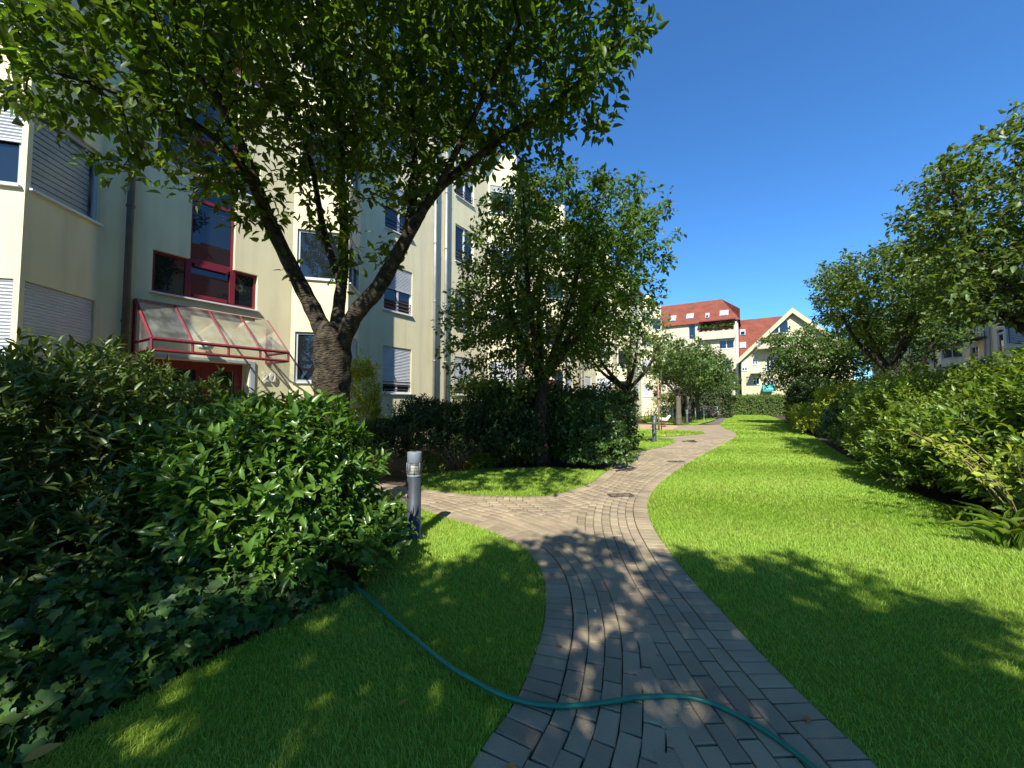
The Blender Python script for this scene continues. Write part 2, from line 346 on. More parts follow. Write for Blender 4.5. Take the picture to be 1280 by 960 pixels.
# mown patches lie in slightly different directions
lean[:, 0] += .3*np.sin(xy[:, 0]*2.1+xy[:, 1]*1.3); lean[:, 1] += .3*np.sin(xy[:, 1]*1.7-xy[:, 0]*.8)
bx, by = np.cos(a)*wd/2, np.sin(a)*wd/2
base = np.c_[xy, zl-.004]; side = np.c_[bx, by, np.zeros(n)]
mid = base+np.c_[lean*h[:, None]*.35, h*.6]; tip = base+np.c_[lean*h[:, None], h*.95]
V = np.stack([base-side, base+side, mid-side*.8, mid+side*.8, tip], 1).reshape(-1, 3)
i = np.arange(n)[:, None, None]*5
F = (i+np.array([[0,1,3],[0,3,2],[2,3,4]])[None]).reshape(-1, 3)
print('grass blades', n)
g = link('grass', np_mesh('grass', V, F), M['grass_blade']); tag(g, 'short mown bright green grass of the lawns beside the path', 'grass', kind='stuff')

# sand pit by the far lawn
sp = sheet('sand_pit', gp([(800,531.5),(846,532.5),(849,534),(840,537.5),(800,537.5)]), .009, M['sand']); tag(sp, kind='structure')
# ================================================================ BUILDINGS
class Wall:
    """a straight stretch of facade from p0 to p1; outward is to the right of the walking direction"""
    def __init__(s, p0, p1):
        s.p0 = np.array(p0, float); d = np.array(p1, float)-s.p0; s.len = np.linalg.norm(d); s.t = d/s.len; s.n = np.array((s.t[1], -s.t[0]))
    def pt(s, a, d, z):
        q = s.p0+s.t*a+s.n*d; return (q[0], q[1], z)
def wall_panel(mb, W, z0, z1, openings, reveal=.11):
    S = sorted({0, W.len}|{o[0] for o in openings}|{o[1] for o in openings}); Z = sorted({z0, z1}|{o[2] for o in openings}|{o[3] for o in openings})
    for i in range(len(S)-1):
        for j in range(len(Z)-1):
            sm, zm = (S[i]+S[i+1])/2, (Z[j]+Z[j+1])/2
            if any(o[0] < sm < o[1] and o[2] < zm < o[3] for o in openings): continue
            mb.add([W.pt(S[i],0,Z[j]), W.pt(S[i+1],0,Z[j]), W.pt(S[i+1],0,Z[j+1]), W.pt(S[i],0,Z[j+1])], [(0,1,2,3)])
    def inside(s, z): return any(o[0] < s < o[1] and o[2] < z < o[3] for o in openings)
    for i in range(len(S)-1):              # reveals wherever an open cell meets a closed one
        for j in range(len(Z)-1):
            sm, zm = (S[i]+S[i+1])/2, (Z[j]+Z[j+1])/2
            if not inside(sm, zm): continue
            e = 1e-4
            if not inside(S[i]-e, zm): mb.add([W.pt(S[i],0,Z[j]), W.pt(S[i],-reveal,Z[j]), W.pt(S[i],-reveal,Z[j+1]), W.pt(S[i],0,Z[j+1])], [(0,1,2,3)])
            if not inside(S[i+1]+e, zm): mb.add([W.pt(S[i+1],0,Z[j]), W.pt(S[i+1],0,Z[j+1]), W.pt(S[i+1],-reveal,Z[j+1]), W.pt(S[i+1],-reveal,Z[j])], [(0,1,2,3)])
            if not inside(sm, Z[j]-e): mb.add([W.pt(S[i],0,Z[j]), W.pt(S[i+1],0,Z[j]), W.pt(S[i+1],-reveal,Z[j]), W.pt(S[i],-reveal,Z[j])], [(0,1,2,3)])
            if not inside(sm, Z[j+1]+e): mb.add([W.pt(S[i],0,Z[j+1]), W.pt(S[i],-reveal,Z[j+1]), W.pt(S[i+1],-reveal,Z[j+1]), W.pt(S[i+1],0,Z[j+1])], [(0,1,2,3)])
def window(parent, org, W, s0, s1, z0, z1, frame='white', shutter=0.0, rail=False, mull=1, sill=True, deep=.10, fw=.06, blind=False, name='window', tilt=0):
    def tf(a, d, z): return W.pt(a, d, z)
    m = MB(); d0, d1 = -deep, -deep+.05
    m.box(s0, s0+fw, d0, d1, z0, z1, tf); m.box(s1-fw, s1, d0, d1, z0, z1, tf)
    m.box(s0+fw, s1-fw, d0, d1, z0, z0+fw, tf); m.box(s0+fw, s1-fw, d0, d1, z1-fw, z1, tf)
    for k in range(1, mull+1 if mull else 1):
        c = s0+(s1-s0)*k/(mull+1); m.box(c-fw*.6, c+fw*.6, d0+.002, d1+.008, z0+fw, z1-fw, tf)
    f = m.build(name, M[frame], parent, org)
    bounds = [s0+fw]+[x for k in range(1, mull+1) for x in ((s0+(s1-s0)*k/(mull+1))-fw*.6, (s0+(s1-s0)*k/(mull+1))+fw*.6)]+[s1-fw]
    for k in range(0, len(bounds), 2):
        g = MB(); t0 = random.uniform(-.006, .006); t1 = random.uniform(-.006, .006)
        g.add([tf(bounds[k], d0+.02+t0, z0+fw), tf(bounds[k+1], d0+.02-t0, z0+fw), tf(bounds[k+1], d0+.02+t1, z1-fw), tf(bounds[k], d0+.02-t1, z1-fw)], [(0,1,2,3)])
        g.build('pane', M['clear'] if blind else M['glass'], f, org)
    if blind:
        b = MB(); z = z1-fw-.03
        while z > z0+fw+.05: b.box(s0+fw+.01, s1-fw-.01, d0-.05, d0-.035, z-.075, z, tf); z -= .095
        b.build('blind', M['shutter'], f, org)
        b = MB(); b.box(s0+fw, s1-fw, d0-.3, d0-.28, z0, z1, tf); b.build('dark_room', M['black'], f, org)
    if sill:
        m = MB(); m.box(s0-.03, s1+.03, -deep+.051, .055, z0-.035, z0-.003, tf); m.build('sill', M['white'], f, org)
    if shutter > 0:
        m = MB(); z = z1-.004; zb = z1-(z1-z0)*shutter; p = .05
        while z-p > zb:
            m.add([tf(s0+.02, d1+.012, z), tf(s1-.02, d1+.012, z), tf(s1-.02, d1+.028, z-p*.5), tf(s0+.02, d1+.028, z-p*.5), tf(s1-.02, d1+.012, z-p*.92), tf(s0+.02, d1+.012, z-p*.92), tf(s1-.02, d1+.006, z-p), tf(s0+.02, d1+.006, z-p)],
                  [(0,3,2,1), (3,5,4,2), (5,7,6,4)]); z -= p
        m.box(s0+.02, s1-.02, d1+.004, d1+.03, z-.03, z, tf); m.build('shutter', M['shutter'], f, org)
    if rail:
        m = MB()
        for zz in (z0+.12, z0+.24, z0+.36): m.box(s0+.01, s1-.01, -.035, -.02, zz, zz+.022, tf)
        m.build('railing', M['pipe'], f, org)
    return f
FLOORS = [0, 2.7, 5.4, 8.1]
WALLTOP = 13.0
def make_house(x0=-10.0, yo=-3.25, FLOORS=FLOORS, WALLTOP=WALLTOP, ridge=5.6, lev=(3.68, 6.38, 9.08), striptop=11.6):
    org = (x0, yo, 0); root = empty('apartment_house', org); wall = MB(); trim = MB()
    P = [(x0,-3.25), (x0,-.1), (x0+.9,.9), (x0,1.9), (x0,5.3), (x0+.9,6.3), (x0,7.3), (x0,10.8)]
    W = [Wall(P[i], P[i+1]) for i in range(7)]
    ops = {i: [] for i in range(7)}; todo = []
    rnd = random.Random(3)
    for fi, fz in enumerate(FLOORS):
        for wi, a, b in ((0, .9, 2.1), (6, .9, 2.12)):
            o = (a, b, 1.77+fz, 3.3+fz); ops[wi].append(o)
            todo.append((wi, o, dict(shutter=.8 if fi == 0 else rnd.choice((0, 0, .25, .5)), rail=True, mull=1)))
        for wi in (1, 2, 4, 5):
            L = W[wi].len; o = (.10, L-.07, 2.0+fz, 3.3+fz) if wi in (1, 4) else (.07, L-.10, 2.0+fz, 3.3+fz); ops[wi].append(o)
            sh = {(2,0): .985, (1,0): .985, (4,0): 0, (5,0): .6}.get((wi, fi), rnd.choice((0, .2, .5)))
            if (wi, fi) == (2, 1): sh = 0
            todo.append((wi, o, dict(shutter=sh, mull=0 if wi in (2, 4) else 1, frame='grey_frame' if wi in (1, 2, 4, 5) else 'white', blind=(wi, fi) == (2, 1))))
    d = lambda y: y-1.9
    door = (d(2.52), d(4.39), -.1, 2.38); ops[3].append(door)
    lev = list(lev); nl = len(lev)
    for z in lev: ops[3].append((d(2.59), d(4.49), z, z+.84))
    ops[3] += [(d(3.18), d(4.0), lev[k]+.84, lev[k+1]) for k in range(nl-1)]+[(d(3.18), d(4.0), lev[-1]+.84, striptop)]
    for i in range(7): wall_panel(wall, W[i], -.1, WALLTOP, ops[i], reveal=.12 if i != 3 else .14)
    bx, yb, ya = x0-11, -3.25, 10.8      # sides and back
    wall.add([(bx,yb,-.1), (x0,yb,-.1), (x0,yb,WALLTOP), (bx,yb,WALLTOP)], [(0,1,2,3)]); wall.add([(x0,ya,-.1), (bx,ya,-.1), (bx,ya,WALLTOP), (x0,ya,WALLTOP)], [(0,1,2,3)])
    wall.add([(bx,ya,-.1), (bx,yb,-.1), (bx,yb,WALLTOP), (bx,ya,WALLTOP)], [(0,1,2,3)])
    wall.add([(x0,-.1,WALLTOP-.001), (x0+.9,.9,WALLTOP-.001), (x0,1.9,WALLTOP-.001)], [(0,1,2)]); wall.add([(x0,5.3,WALLTOP-.001), (x0+.9,6.3,WALLTOP-.001), (x0,7.3,WALLTOP-.001)], [(0,1,2)])
    wall.build('wall', M['stucco'], root, org)
    # plinth stays below the planting, roof above
    m = MB(); e = x0+.35; r = x0-5.5
    m.add([(e,yb,WALLTOP+.02), (e,ya,WALLTOP+.02), (r,ya,WALLTOP+ridge), (r,yb,WALLTOP+ridge), (x0-11.35,yb,WALLTOP+.02), (x0-11.35,ya,WALLTOP+.02)], [(0,1,2,3), (3,2,5,4)])
    m.add([(e,yb,WALLTOP-.1), (e,ya,WALLTOP-.1), (e,ya,WALLTOP+.02), (e,yb,WALLTOP+.02), (x0-.2,yb,WALLTOP-.1), (x0-.2,ya,WALLTOP-.1)], [(0,1,2,3), (4,5,1,0)])
    m.add([(e,yb,WALLTOP+.02), (r,yb,WALLTOP+ridge), (x0-11.35,yb,WALLTOP+.02)], [(0,1,2)]); m.add([(e,ya,WALLTOP+.02), (x0-11.35,ya,WALLTOP+.02), (r,ya,WALLTOP+ridge)], [(0,1,2)])
    rf = m.build('roof', M['tiles'], root, org)
    m = MB(); m.box(x0+.30, x0+.44, yb, ya, WALLTOP-.14, WALLTOP-.02); m.build('gutter', M['steel_pipe'], rf, org)
    for wi, o, kw in todo: window(root, org, W[wi], *o, **kw)
    # red stair windows: wide lights with a tall strip between
    W3 = W[3]
    for k, z in enumerate(lev):
        f = window(root, org, W3, d(2.59), d(4.49), z, z+.84, frame='red', mull=0, deep=.13, fw=.055, sill=True, name='stair_window')
        for c in list(f.children):
            if c.name.startswith('pane'): bpy.data.objects.remove(c)
        m = MB()
        for yy in (3.18, 4.0): m.box(d(yy)-.05, d(yy)+.05, -.128, -.07, z+.055, z+.785, W3.pt)
        m.box(d(3.28), d(3.9), -.127, -.06, z+.055, z+.12, W3.pt); m.box(d(3.28), d(3.9), -.127, -.06, z+.72, z+.785, W3.pt)
        m.build('mullion', M['red'], f, org)
        for a, b in ((2.645, 3.13), (3.23, 3.95), (4.05, 4.435)):
            g = MB(); tl = -.03 if (a == 3.23 and k == 0) else random.uniform(-.008, .008)
            g.add([W3.pt(d(a), -.11, z+.05), W3.pt(d(b), -.11, z+.05), W3.pt(d(b), -.11+tl, z+.79), W3.pt(d(a), -.11+tl, z+.79)], [(0,1,2,3)]); g.build('pane', M['glass'], f, org)
        if True:
            zb = z+.84; zt = lev[k+1] if k < nl-1 else striptop
            s = window(root, org, W3, d(3.18), d(4.0), zb, zt, frame='red', mull=0, deep=.13, fw=.05, sill=False, name='stair_window')
            m = MB(); m.box(d(3.23), d(3.95), -.127, -.07, zt-.55, zt-.48, W3.pt); m.build('mullion', M['red'], s, org)
    # entrance door with two leaves and a side light, set back in a niche
    m = MB(); a, b = door[0], door[1]; RC = .34
    m.box(a-.06, a, -.14-RC, -.141, -.1, 2.44, W3.pt); m.box(b, b+.06, -.14-RC, -.141, -.1, 2.44, W3.pt); m.box(a-.06, b+.06, -.14-RC, -.141, 2.44, 2.5, W3.pt); m.box(a, b, -.14-RC, -.141, 2.381, 2.44, W3.pt)
    m.build('door_niche', M['stucco'], root, org)
    m = MB(); pt = lambda q, e, z: W3.pt(q, e-RC, z)
    m.box(a, a+.07, -.14, -.06, -.1, 2.38, pt); m.box(b-.07, b, -.14, -.06, -.1, 2.38, pt); m.box(a+.07, b-.07, -.14, -.06, 2.30, 2.38, pt)
    for c in (a+1.12, ): m.box(c-.06, c+.06, -.139, -.055, -.1, 2.3, pt)
    for s0, s1 in ((a+.07, a+1.06), (a+1.18, b-.07)):
        m.box(s0, s0+.09, -.13, -.07, 0, 2.3, pt); m.box(s1-.09, s1, -.13, -.07, 0, 2.3, pt); m.box(s0+.09, s1-.09, -.13, -.07, 0, .22, pt); m.box(s0+.09, s1-.09, -.13, -.07, 1.42, 1.52, pt); m.box(s0+.09, s1-.09, -.13, -.07, 2.2, 2.3, pt)
    dr = m.build('door', M['red'], root, org)
    for s0, s1 in ((a+.16, a+.97), (a+1.27, b-.16)):
        for z0, z1 in ((.22, 1.42), (1.52, 2.2)):
            g = MB(); g.add([pt(s0,-.10,z0), pt(s1,-.10,z0), pt(s1,-.098,z1), pt(s0,-.098,z1)], [(0,1,2,3)]); g.build('pane', M['glass'], dr, org)
    pt = W3.pt
    m = MB(); m.box(a-.045, a, -.02, .03, 0, 2.44, pt); m.box(b, b+.09, -.02, .03, 0, 2.44, pt); m.box(a, b, -.02, .03, 2.38, 2.44, pt); m.build('surround', M['grey_frame'], dr, org)
    m = MB(); m.tube([pt(a+.98, -.03-RC, .95), pt(a+.98, -.03-RC, 1.25)], .016); m.build('handle', M['white'], dr, org)
    # glass canopy on a red steel frame
    y0, y1, zt, zu, zl, p = d(2.36), d(4.73), 3.45, 2.62, 2.42, 1.0
    m = MB(); r = .028
    def bar(q0, q1, w=.03): m.tube([pt(*q0), pt(*q1)], w, n=4, smooth=False)
    ys = [y0+(y1-y0)*k/4 for k in range(5)]
    bar((y0, .02, zt), (y1, .02, zt)); bar((y0, p, zu), (y1, p, zu), .034); bar((y0, p, zl), (y1, p, zl))
    for y in ys: bar((y, .02, zt), (y, p, zu)); bar((y, p, zl), (y, p, zu), .024)
    for y in (y0, y1):
        bar((y, .02, zl), (y, .02, zt)); bar((y, .02, zu), (y, p, zu)); bar((y, .02, zl), (y, p, zl))
    cn = m.build('canopy', M['red'], root, org)
    for k in range(4):
        g = MB(); g.add([pt(ys[k]+.02, .03, zt+.022), pt(ys[k+1]-.02, .03, zt+.022), pt(ys[k+1]-.02, p-.01, zu+.04), pt(ys[k]+.02, p-.01, zu+.04)], [(0,1,2,3)]); g.build('glass_pane', M['clear'], cn, org)
    for y in (y0, y1):
        g = MB(); g.add([pt(y, .05, zl+.03), pt(y, p-.03, zl+.03), pt(y, p-.03, zu-.03), pt(y, .05, zt-.05)], [(0,1,2,3)]); g.build('glass_pane', M['clear'], cn, org)
    m = MB(); c = pt((y0+y1)/2-.1, .18, 2.68); m.lathe([(.01,-.1), (.11,-.07), (.15,0), (.11,.07), (.01,.1)], 16, c); m.build('lamp_globe', M['white'], cn, org)
    # downpipes with brackets
    def pipe(y, mt, rr, off):
        q = MB(); q.tube([(x0+off, y, -.05), (x0+off, y, WALLTOP-.1)], rr, n=10); o = q.build('downpipe', mt, root, org)
        for z in [q for q in (.9, 3.0, 5.2, 7.4, 9.6, 11.8) if q < WALLTOP-.3]:
            q = MB(); q.lathe([(rr+.002,-.02), (rr+.012,-.02), (rr+.012,.02), (rr+.002,.02)], 10, (x0+off, y, z)); q.box(x0, x0+off-rr-.004, y-.012, y+.012, z-.012, z+.012)
            q.build('bracket', mt, o, org)
    pipe(2.22, M['pipe'], .055, .09); pipe(10.45, M['steel_pipe'], .06, .10); pipe(-3.0, M['steel_pipe'], .06, .10)
    return root
random.seed(4)
house = make_house()
def house_number(root, txt):
    cu = bpy.data.curves.new('house_number', 'FONT'); cu.body = txt; cu.size = .33; cu.extrude = .012; cu.align_x = 'CENTER'
    t = bpy.data.objects.new('number_text', cu); C.objects.link(t); bpy.context.view_layer.update()
    me = bpy.data.meshes.new_from_object(t.evaluated_get(bpy.context.evaluated_depsgraph_get())); bpy.data.objects.remove(t)
    me.materials.clear(); o = link('house_number', me, M['white'], root)
    o.matrix_local = Matrix.Translation(Vector((.035, 4.79+3.25, 1.98)))@Matrix.Rotation(R_(90), 4, 'Z')@Matrix.Rotation(R_(90), 4, 'X'); return o
HL = ['cream apartment house with red glass entrance canopy and number 20 behind the laurel bush', 'cream apartment house adjoining the numbered one, behind the tall ivy hedge',
      'cream apartment house with white shutters, behind the slender tree past the ivy hedge', 'cream apartment house at the far end of the long facade by the bicycles']
houses = [house]
for k in range(1, 4):
    c = copy_tree(house); c.location.y += 14.05*k; houses.append(c)
for c, l in zip(houses, HL): tag(c, l, 'building', 'cream terrace houses along the facade')
house_number(house, '20')
RL = ['shaded cream apartment house facing the numbered house across the lawn', 'shaded cream apartment house behind the tree with spreading limbs over the shrubs',
      'shaded cream apartment house with balconies beyond the right row of trees', 'shaded cream apartment house in the right row, last but one before the gabled block', 'shaded cream apartment house glimpsed under the forked tree beside the gabled block']
low_house = make_house(FLOORS=[0, 2.7, 5.4], WALLTOP=10.0, ridge=4.6, lev=(3.68, 6.38), striptop=8.8)
for k in range(5):
    c = copy_tree(low_house) if k else low_house; c.rotation_euler.z = math.pi; c.location = (13.0, 9+14.05*k, 0); tag(c, RL[k], 'building', 'cream terrace houses facing the facade')
    for z in (2.9, 5.6):                       # balconies between the bays
        for yl in (8.6, 11.9):
            m = MB(); m.box(.01, 1.2, yl, yl+1.9, z, z+.14); b = m.build('balcony', M['stucco_white'], c)
            m = MB()
            for q in np.linspace(yl+.03, yl+1.87, 16): m.box(1.15, 1.17, q-.008, q+.008, z+.14, z+1.05)
            for q in np.linspace(.1, 1.1, 8): m.box(q-.008, q+.008, yl+.03, yl+.05, z+.14, z+1.05); m.box(q-.008, q+.008, yl+1.85, yl+1.87, z+.14, z+1.05)
            m.box(.05, 1.19, yl+.01, yl+.06, z+1.05, z+1.1); m.box(.05, 1.19, yl+1.84, yl+1.89, z+1.05, z+1.1); m.box(1.13, 1.19, yl+.06, yl+1.84, z+1.05, z+1.1)
            m.build('railing', M['lamp_grey'], b)

# ---- the block across the end of the courtyard
YE = 58.0
def XE(px, Y=YE): r = ray(px, 480); return r[0]*Y/r[1]
def ZE(px, py, Y=YE): r = ray(px, py); return EYE+r[2]*Y/r[1]
xl, xr = XE(790), XE(924.5); zeave = ZE(880, 404); zr = ZE(900, 374, YE+3.2)
root = empty('end_house', (xl, YE, 0)); org = (xl, YE, 0)
Wf = Wall((xl, YE), (xr, YE)); S = lambda px: XE(px)-xl
ops = [(S(862), S(871), ZE(866, 424), ZE(866, 405)), (S(877), S(919), ZE(900, 415), ZE(900, 403)), (S(900), S(919), ZE(905, 436), ZE(905, 425))]
ops += [(S(a), S(b), ZE(a, y1), ZE(a, y0)) for a, b, y0, y1 in ((835, 845, 455, 472), (850, 858, 455, 472), (880, 890, 450, 468), (905, 915, 450, 468), (880, 890, 480, 495), (905, 915, 480, 495))]
m = MB(); wall_panel(m, Wf, -.1, zeave, ops, .15)
for x in (xl, xr): m.add([(x, YE, -.1), (x, YE+9, -.1), (x, YE+9, zeave), (x, YE, zeave)], [(0,1,2,3)] if x == xr else [(3,2,1,0)])
m.add([(xr, YE+9, -.1), (xl, YE+9, -.1), (xl, YE+9, zeave), (xr, YE+9, zeave)], [(0,1,2,3)])
m.build('wall', M['stucco_white'], root, org)
tag(root, 'cream end block with steep red tiled roof and planted roof loggia', 'building')
m = MB(); hip = xr-2.0; e = .35
m.add([(xl-.2, YE-e, zeave), (xr+.25, YE-e, zeave), (xr+.25, YE-e+.9, zeave+1.6), (hip, YE+3.2, zr), (xl-.2, YE+3.2, zr), (xr+.25, YE+9.3, zeave), (xl-.2, YE+9.3, zeave)], [(0,1,2,3,4), (1,5,3,2), (5,6,4,3), (0,4,6)])
rf = m.build('roof', M['tiles'], root, org)
for (a, b, y0, y1, dark) in ((840, 847, 395, 402, 0), (860, 869, 392.5, 399, 0), (884, 889, 392, 398, 1), (902, 913, 388.5, 395.5, 0)):
    zA, zB = ZE(a, y1, YE+.8), ZE(a, y0, YE+1.4); xa, xb = XE(a, YE+1), XE(b, YE+1)
    yA = YE-e+(zA-zeave)/(zr-zeave)*(3.2+e); yB = YE-e+(zB-zeave)/(zr-zeave)*(3.2+e)
    m = MB(); m.add([(xa,yA-.12,zA), (xb,yA-.12,zA), (xb,yB-.12,zB), (xa,yB-.12,zB), (xa,yA+.1,zA), (xb,yA+.1,zA), (xb,yB+.1,zB), (xa,yB+.1,zB)], [(0,1,2,3), (0,4,5,1), (1,5,6,2), (2,6,7,3), (3,7,4,0)])
    o = m.build('roof_window', M['grey_frame'], root, org)
    m = MB(); q = .12; m.add([(xa+q,yA-.135,zA+q), (xb-q,yA-.135,zA+q), (xb-q,yB-.135,zB-q), (xa+q,yB-.135,zB-q)], [(0,1,2,3)]); m.build('pane', M['glass'] if dark else M['shutter'], o, org)
m = MB(); m.box(S(876)+xl, S(922)+xl, YE-.9, YE+.3, ZE(900, 402), ZE(900, 402)+.12); m.build('awning', M['red'], root, org)
m = MB(); m.box(S(876)+xl, S(920.5)+xl, YE-.6, YE-.45, ZE(900, 424), ZE(900, 414)); m.box(S(876)+xl, S(920.5)+xl, YE-.45, YE, ZE(900, 424), ZE(900, 424)+.12); m.build('parapet', M['stucco_white'], root, org)
m = MB(); m.box(S(877)+xl, S(919)+xl, YE+1.3, YE+1.4, ZE(900, 424), ZE(900, 400)); m.build('loggia_back', M['stucco_white'], root, org)
for k, o in enumerate(ops):
    if k != 1: window(root, org, Wf, *o, frame='white', mull=1 if k else 0, deep=.12, fw=.07, sill=k > 1)
m = MB(); m.tube([(XE(922), YE-.08, -.05), (XE(922), YE-.08, zeave)], .09); m.build('downpipe', M['white'], root, org)
for k, pxx in enumerate((881, 887, 893, 906, 914)):
    m = MB(); c = (XE(pxx), YE-.25, ZE(900, 414)); m.lathe([(.12,-.12), (.18,.16)], 10, c); m.build('flower_pot', M['pot'], root, org)
LOGGIA = [(XE(p), YE-.25, ZE(900, 411)) for p in (881, 887, 893, 906, 914)]

# orange roofed wing peeping out behind the facade
m = MB(); xa, xb = XE(815, 70), XE(834, 70); z0, z1 = ZE(820, 402, 70), ZE(826, 379, 70)
root = empty('orange_roofed_house', (xa, 70, 0)); org = (xa, 70, 0)
m.box(xa-4, xb+.5, 70, 77, -.1, z0); m.build('wall', M['stucco_white'], root, org)
m = MB(); m.add([(xa-4.3,69.7,z0), (xb+1,69.7,z0), (xb-.4,73.5,z1), (xa-4,73.5,z1), (xb+1,77.3,z0), (xa-4.3,77.3,z0)], [(0,1,2,3), (1,4,2), (4,5,3,2), (5,0,3)]); m.build('roof', M['tiles_orange'], root, org)
tag(root, 'small house with bright orange tiled roof showing behind the long facade', 'building')

# gabled block
YG = 56.0
def XG(px): return XE(px, YG)
def ZG(px, py): return ZE(px, py, YG)
root = empty('gabled_house', (XG(926), YG, 0)); org = (XG(926), YG, 0)
ax, az = XG(993), ZG(993, 387); lx, lz = XG(927), ZG(927, 447); rx = 2*ax-lx
m = MB()
A = [(lx, -.1), (lx, lz), (ax, az), (rx, lz), (rx, -.1)]
m.add([(x, YG, z) for x, z in A], [(0,4,3,2,1)]); m.add([(x, YG+10, z) for x, z in A], [(0,1,2,3,4)])
m.add([(lx,YG,-.1), (lx,YG+10,-.1), (lx,YG+10,lz), (lx,YG,lz)], [(3,2,1,0)]); m.add([(rx,YG,-.1), (rx,YG+10,-.1), (rx,YG+10,lz), (rx,YG,lz)], [(0,1,2,3)])
m.build('wall', M['stucco_end'], root, org)
m = MB(); o_ = .18
for (x0_, z0_, x1_, z1_) in ((lx-.3, lz-.3, ax, az+.02), (rx+.3, lz-.3, ax, az+.02)):
    vs = [(x0_, YG-.5, z0_), (x1_, YG-.5, z1_), (x1_, YG+10.3, z1_), (x0_, YG+10.3, z0_)]; vs += [(x, y, z+o_) for x, y, z in vs]
    m.add(vs, [(0,1,2,3), (4,7,6,5), (0,4,5,1), (1,5,6,2), (2,6,7,3), (3,7,4,0)])
rf = m.build('roof', M['tiles'], root, org)
m = MB()
for (x0_, z0_, x1_, z1_) in ((lx-.3, lz-.32, ax, az), (rx+.3, lz-.32, ax, az)):
    vs = [(x0_, YG-.55, z0_-.45), (x1_, YG-.55, z1_-.45), (x1_, YG-.55, z1_+.16), (x0_, YG-.55, z0_+.16)]; vs += [(x, y+.045, z) for x, y, z in vs]
    m.add(vs, [(0,1,2,3), (4,7,6,5), (0,4,5,1), (1,5,6,2), (2,6,7,3), (3,7,4,0)])
m.build('barge_board', M['stucco_end'], rf, org)
Wg = Wall((lx, YG-.01), (rx, YG-.01)); SG = lambda px: XG(px)-lx
# sloping gable light
m = MB(); ga, gb = XG(967), XG(987)
m.add([(ga,YG-.06,ZG(967,416)), (gb,YG-.06,ZG(987,416)), (gb,YG-.06,ZG(987,401.5)), (XG(980),YG-.06,ZG(980,401.5)), (ga,YG-.06,ZG(967,411.5))], [(0,1,2,3,4)]); gw = m.build('gable_window', M['glass'], root, org)
m = MB(); m.box(XG(976)-.06, XG(976)+.06, YG-.12, YG-.062, ZG(976,416), ZG(976,404.5)); m.box(ga-.1, gb+.1, YG-.12, YG-.062, ZG(976,416)-.12, ZG(976,416)); m.box(gb, gb+.12, YG-.12, YG-.062, ZG(976,416), ZG(987,401)); m.build('frame', M['white'], gw, org)
for a, b, y0, y1 in ((926.5, 935, 449, 464), (941, 948, 448.5, 456), (941, 950, 472, 481), (958, 968, 448, 464), (975, 985, 448, 464), (958, 968, 475, 490)):
    window(root, org, Wg, max(.05, SG(a)), SG(b), ZG(a, y1), ZG(a, y0), frame='white', mull=1, deep=-.012, fw=.09, shutter=.75 if a < 930 else 0)
for a, b, yy in ((948, 990, 436), (939, 952, 466)):
    zb = ZG(a, yy); m = MB(); m.box(XG(a), XG(b), YG-1.4, YG-.02, zb-.16, zb); bal = m.build('balcony', M['stucco_white'], root, org)
    m = MB(); m.box(XG(a), XG(b), YG-1.4, YG-1.33, zb+.85, zb+.92)
    for q in np.arange(XG(a), XG(b), .14): m.box(q, q+.03, YG-1.39, YG-1.35, zb, zb+.85)
    m.build('railing', M['white'], bal, org)
GABLE_PLANTS = (XG(948), XG(985), YG-1.35, ZG(948, 434))
tag(root, 'cream gabled block with sloping roof edge and slanted gable window', 'building')
# lower roof between the two blocks
x0_, x1_ = XE(925.2, YE+1), XE(985, YE+1)
root = empty('link_house', (x0_, YE+1, 0)); org = (x0_, YE+1, 0)
zl_, zh_ = ZE(930, 455, YE+.5), ZE(950, 397, YE+5)
m = MB(); m.box(x0_, x1_, YE+1, YE+10, -.1, zl_); m.build('wall', M['stucco_end'], root, org)
m = MB(); m.add([(x0_,YE+.6,zl_), (x1_,YE+.6,zl_), (x1_,YE+5.5,zh_), (x0_,YE+5.5,zh_), (x1_,YE+10.3,zl_), (x0_,YE+10.3,zl_)], [(0,1,2,3), (3,2,4,5), (0,3,5), (1,4,2)]); m.build('roof', M['tiles'], root, org)
for a, b, y0, y1, sh in ((926.5, 933.5, 410, 418, 0), (926, 934, 428, 436, 1)):
    yA, yB = [YE+.6+((ZE(a, q, YE+3)-zl_)/(zh_-zl_))*4.9 for q in (y1, y0)]; zA, zB = ZE(a, y1, YE+3), ZE(a, y0, YE+3)
    m = MB(); m.add([(XE(a,YE+3),yA-.15,zA), (XE(b,YE+3),yA-.15,zA), (XE(b,YE+3),yB-.15,zB), (XE(a,YE+3),yB-.15,zB)], [(0,1,2,3)]); o = m.build('roof_window', M['grey_frame'], root, org)
    m = MB(); q = .1; m.add([(XE(a,YE+3)+q,yA-.17,zA+q), (XE(b,YE+3)-q,yA-.17,zA+q), (XE(b,YE+3)-q,yB-.17,zB-q), (XE(a,YE+3)+q,yB-.17,zB-q)], [(0,1,2,3)]); m.build('pane', M['shutter'] if sh else M['glass'], o, org)
tag(root, 'red tiled roof section tucked between end block and gabled block', 'building')
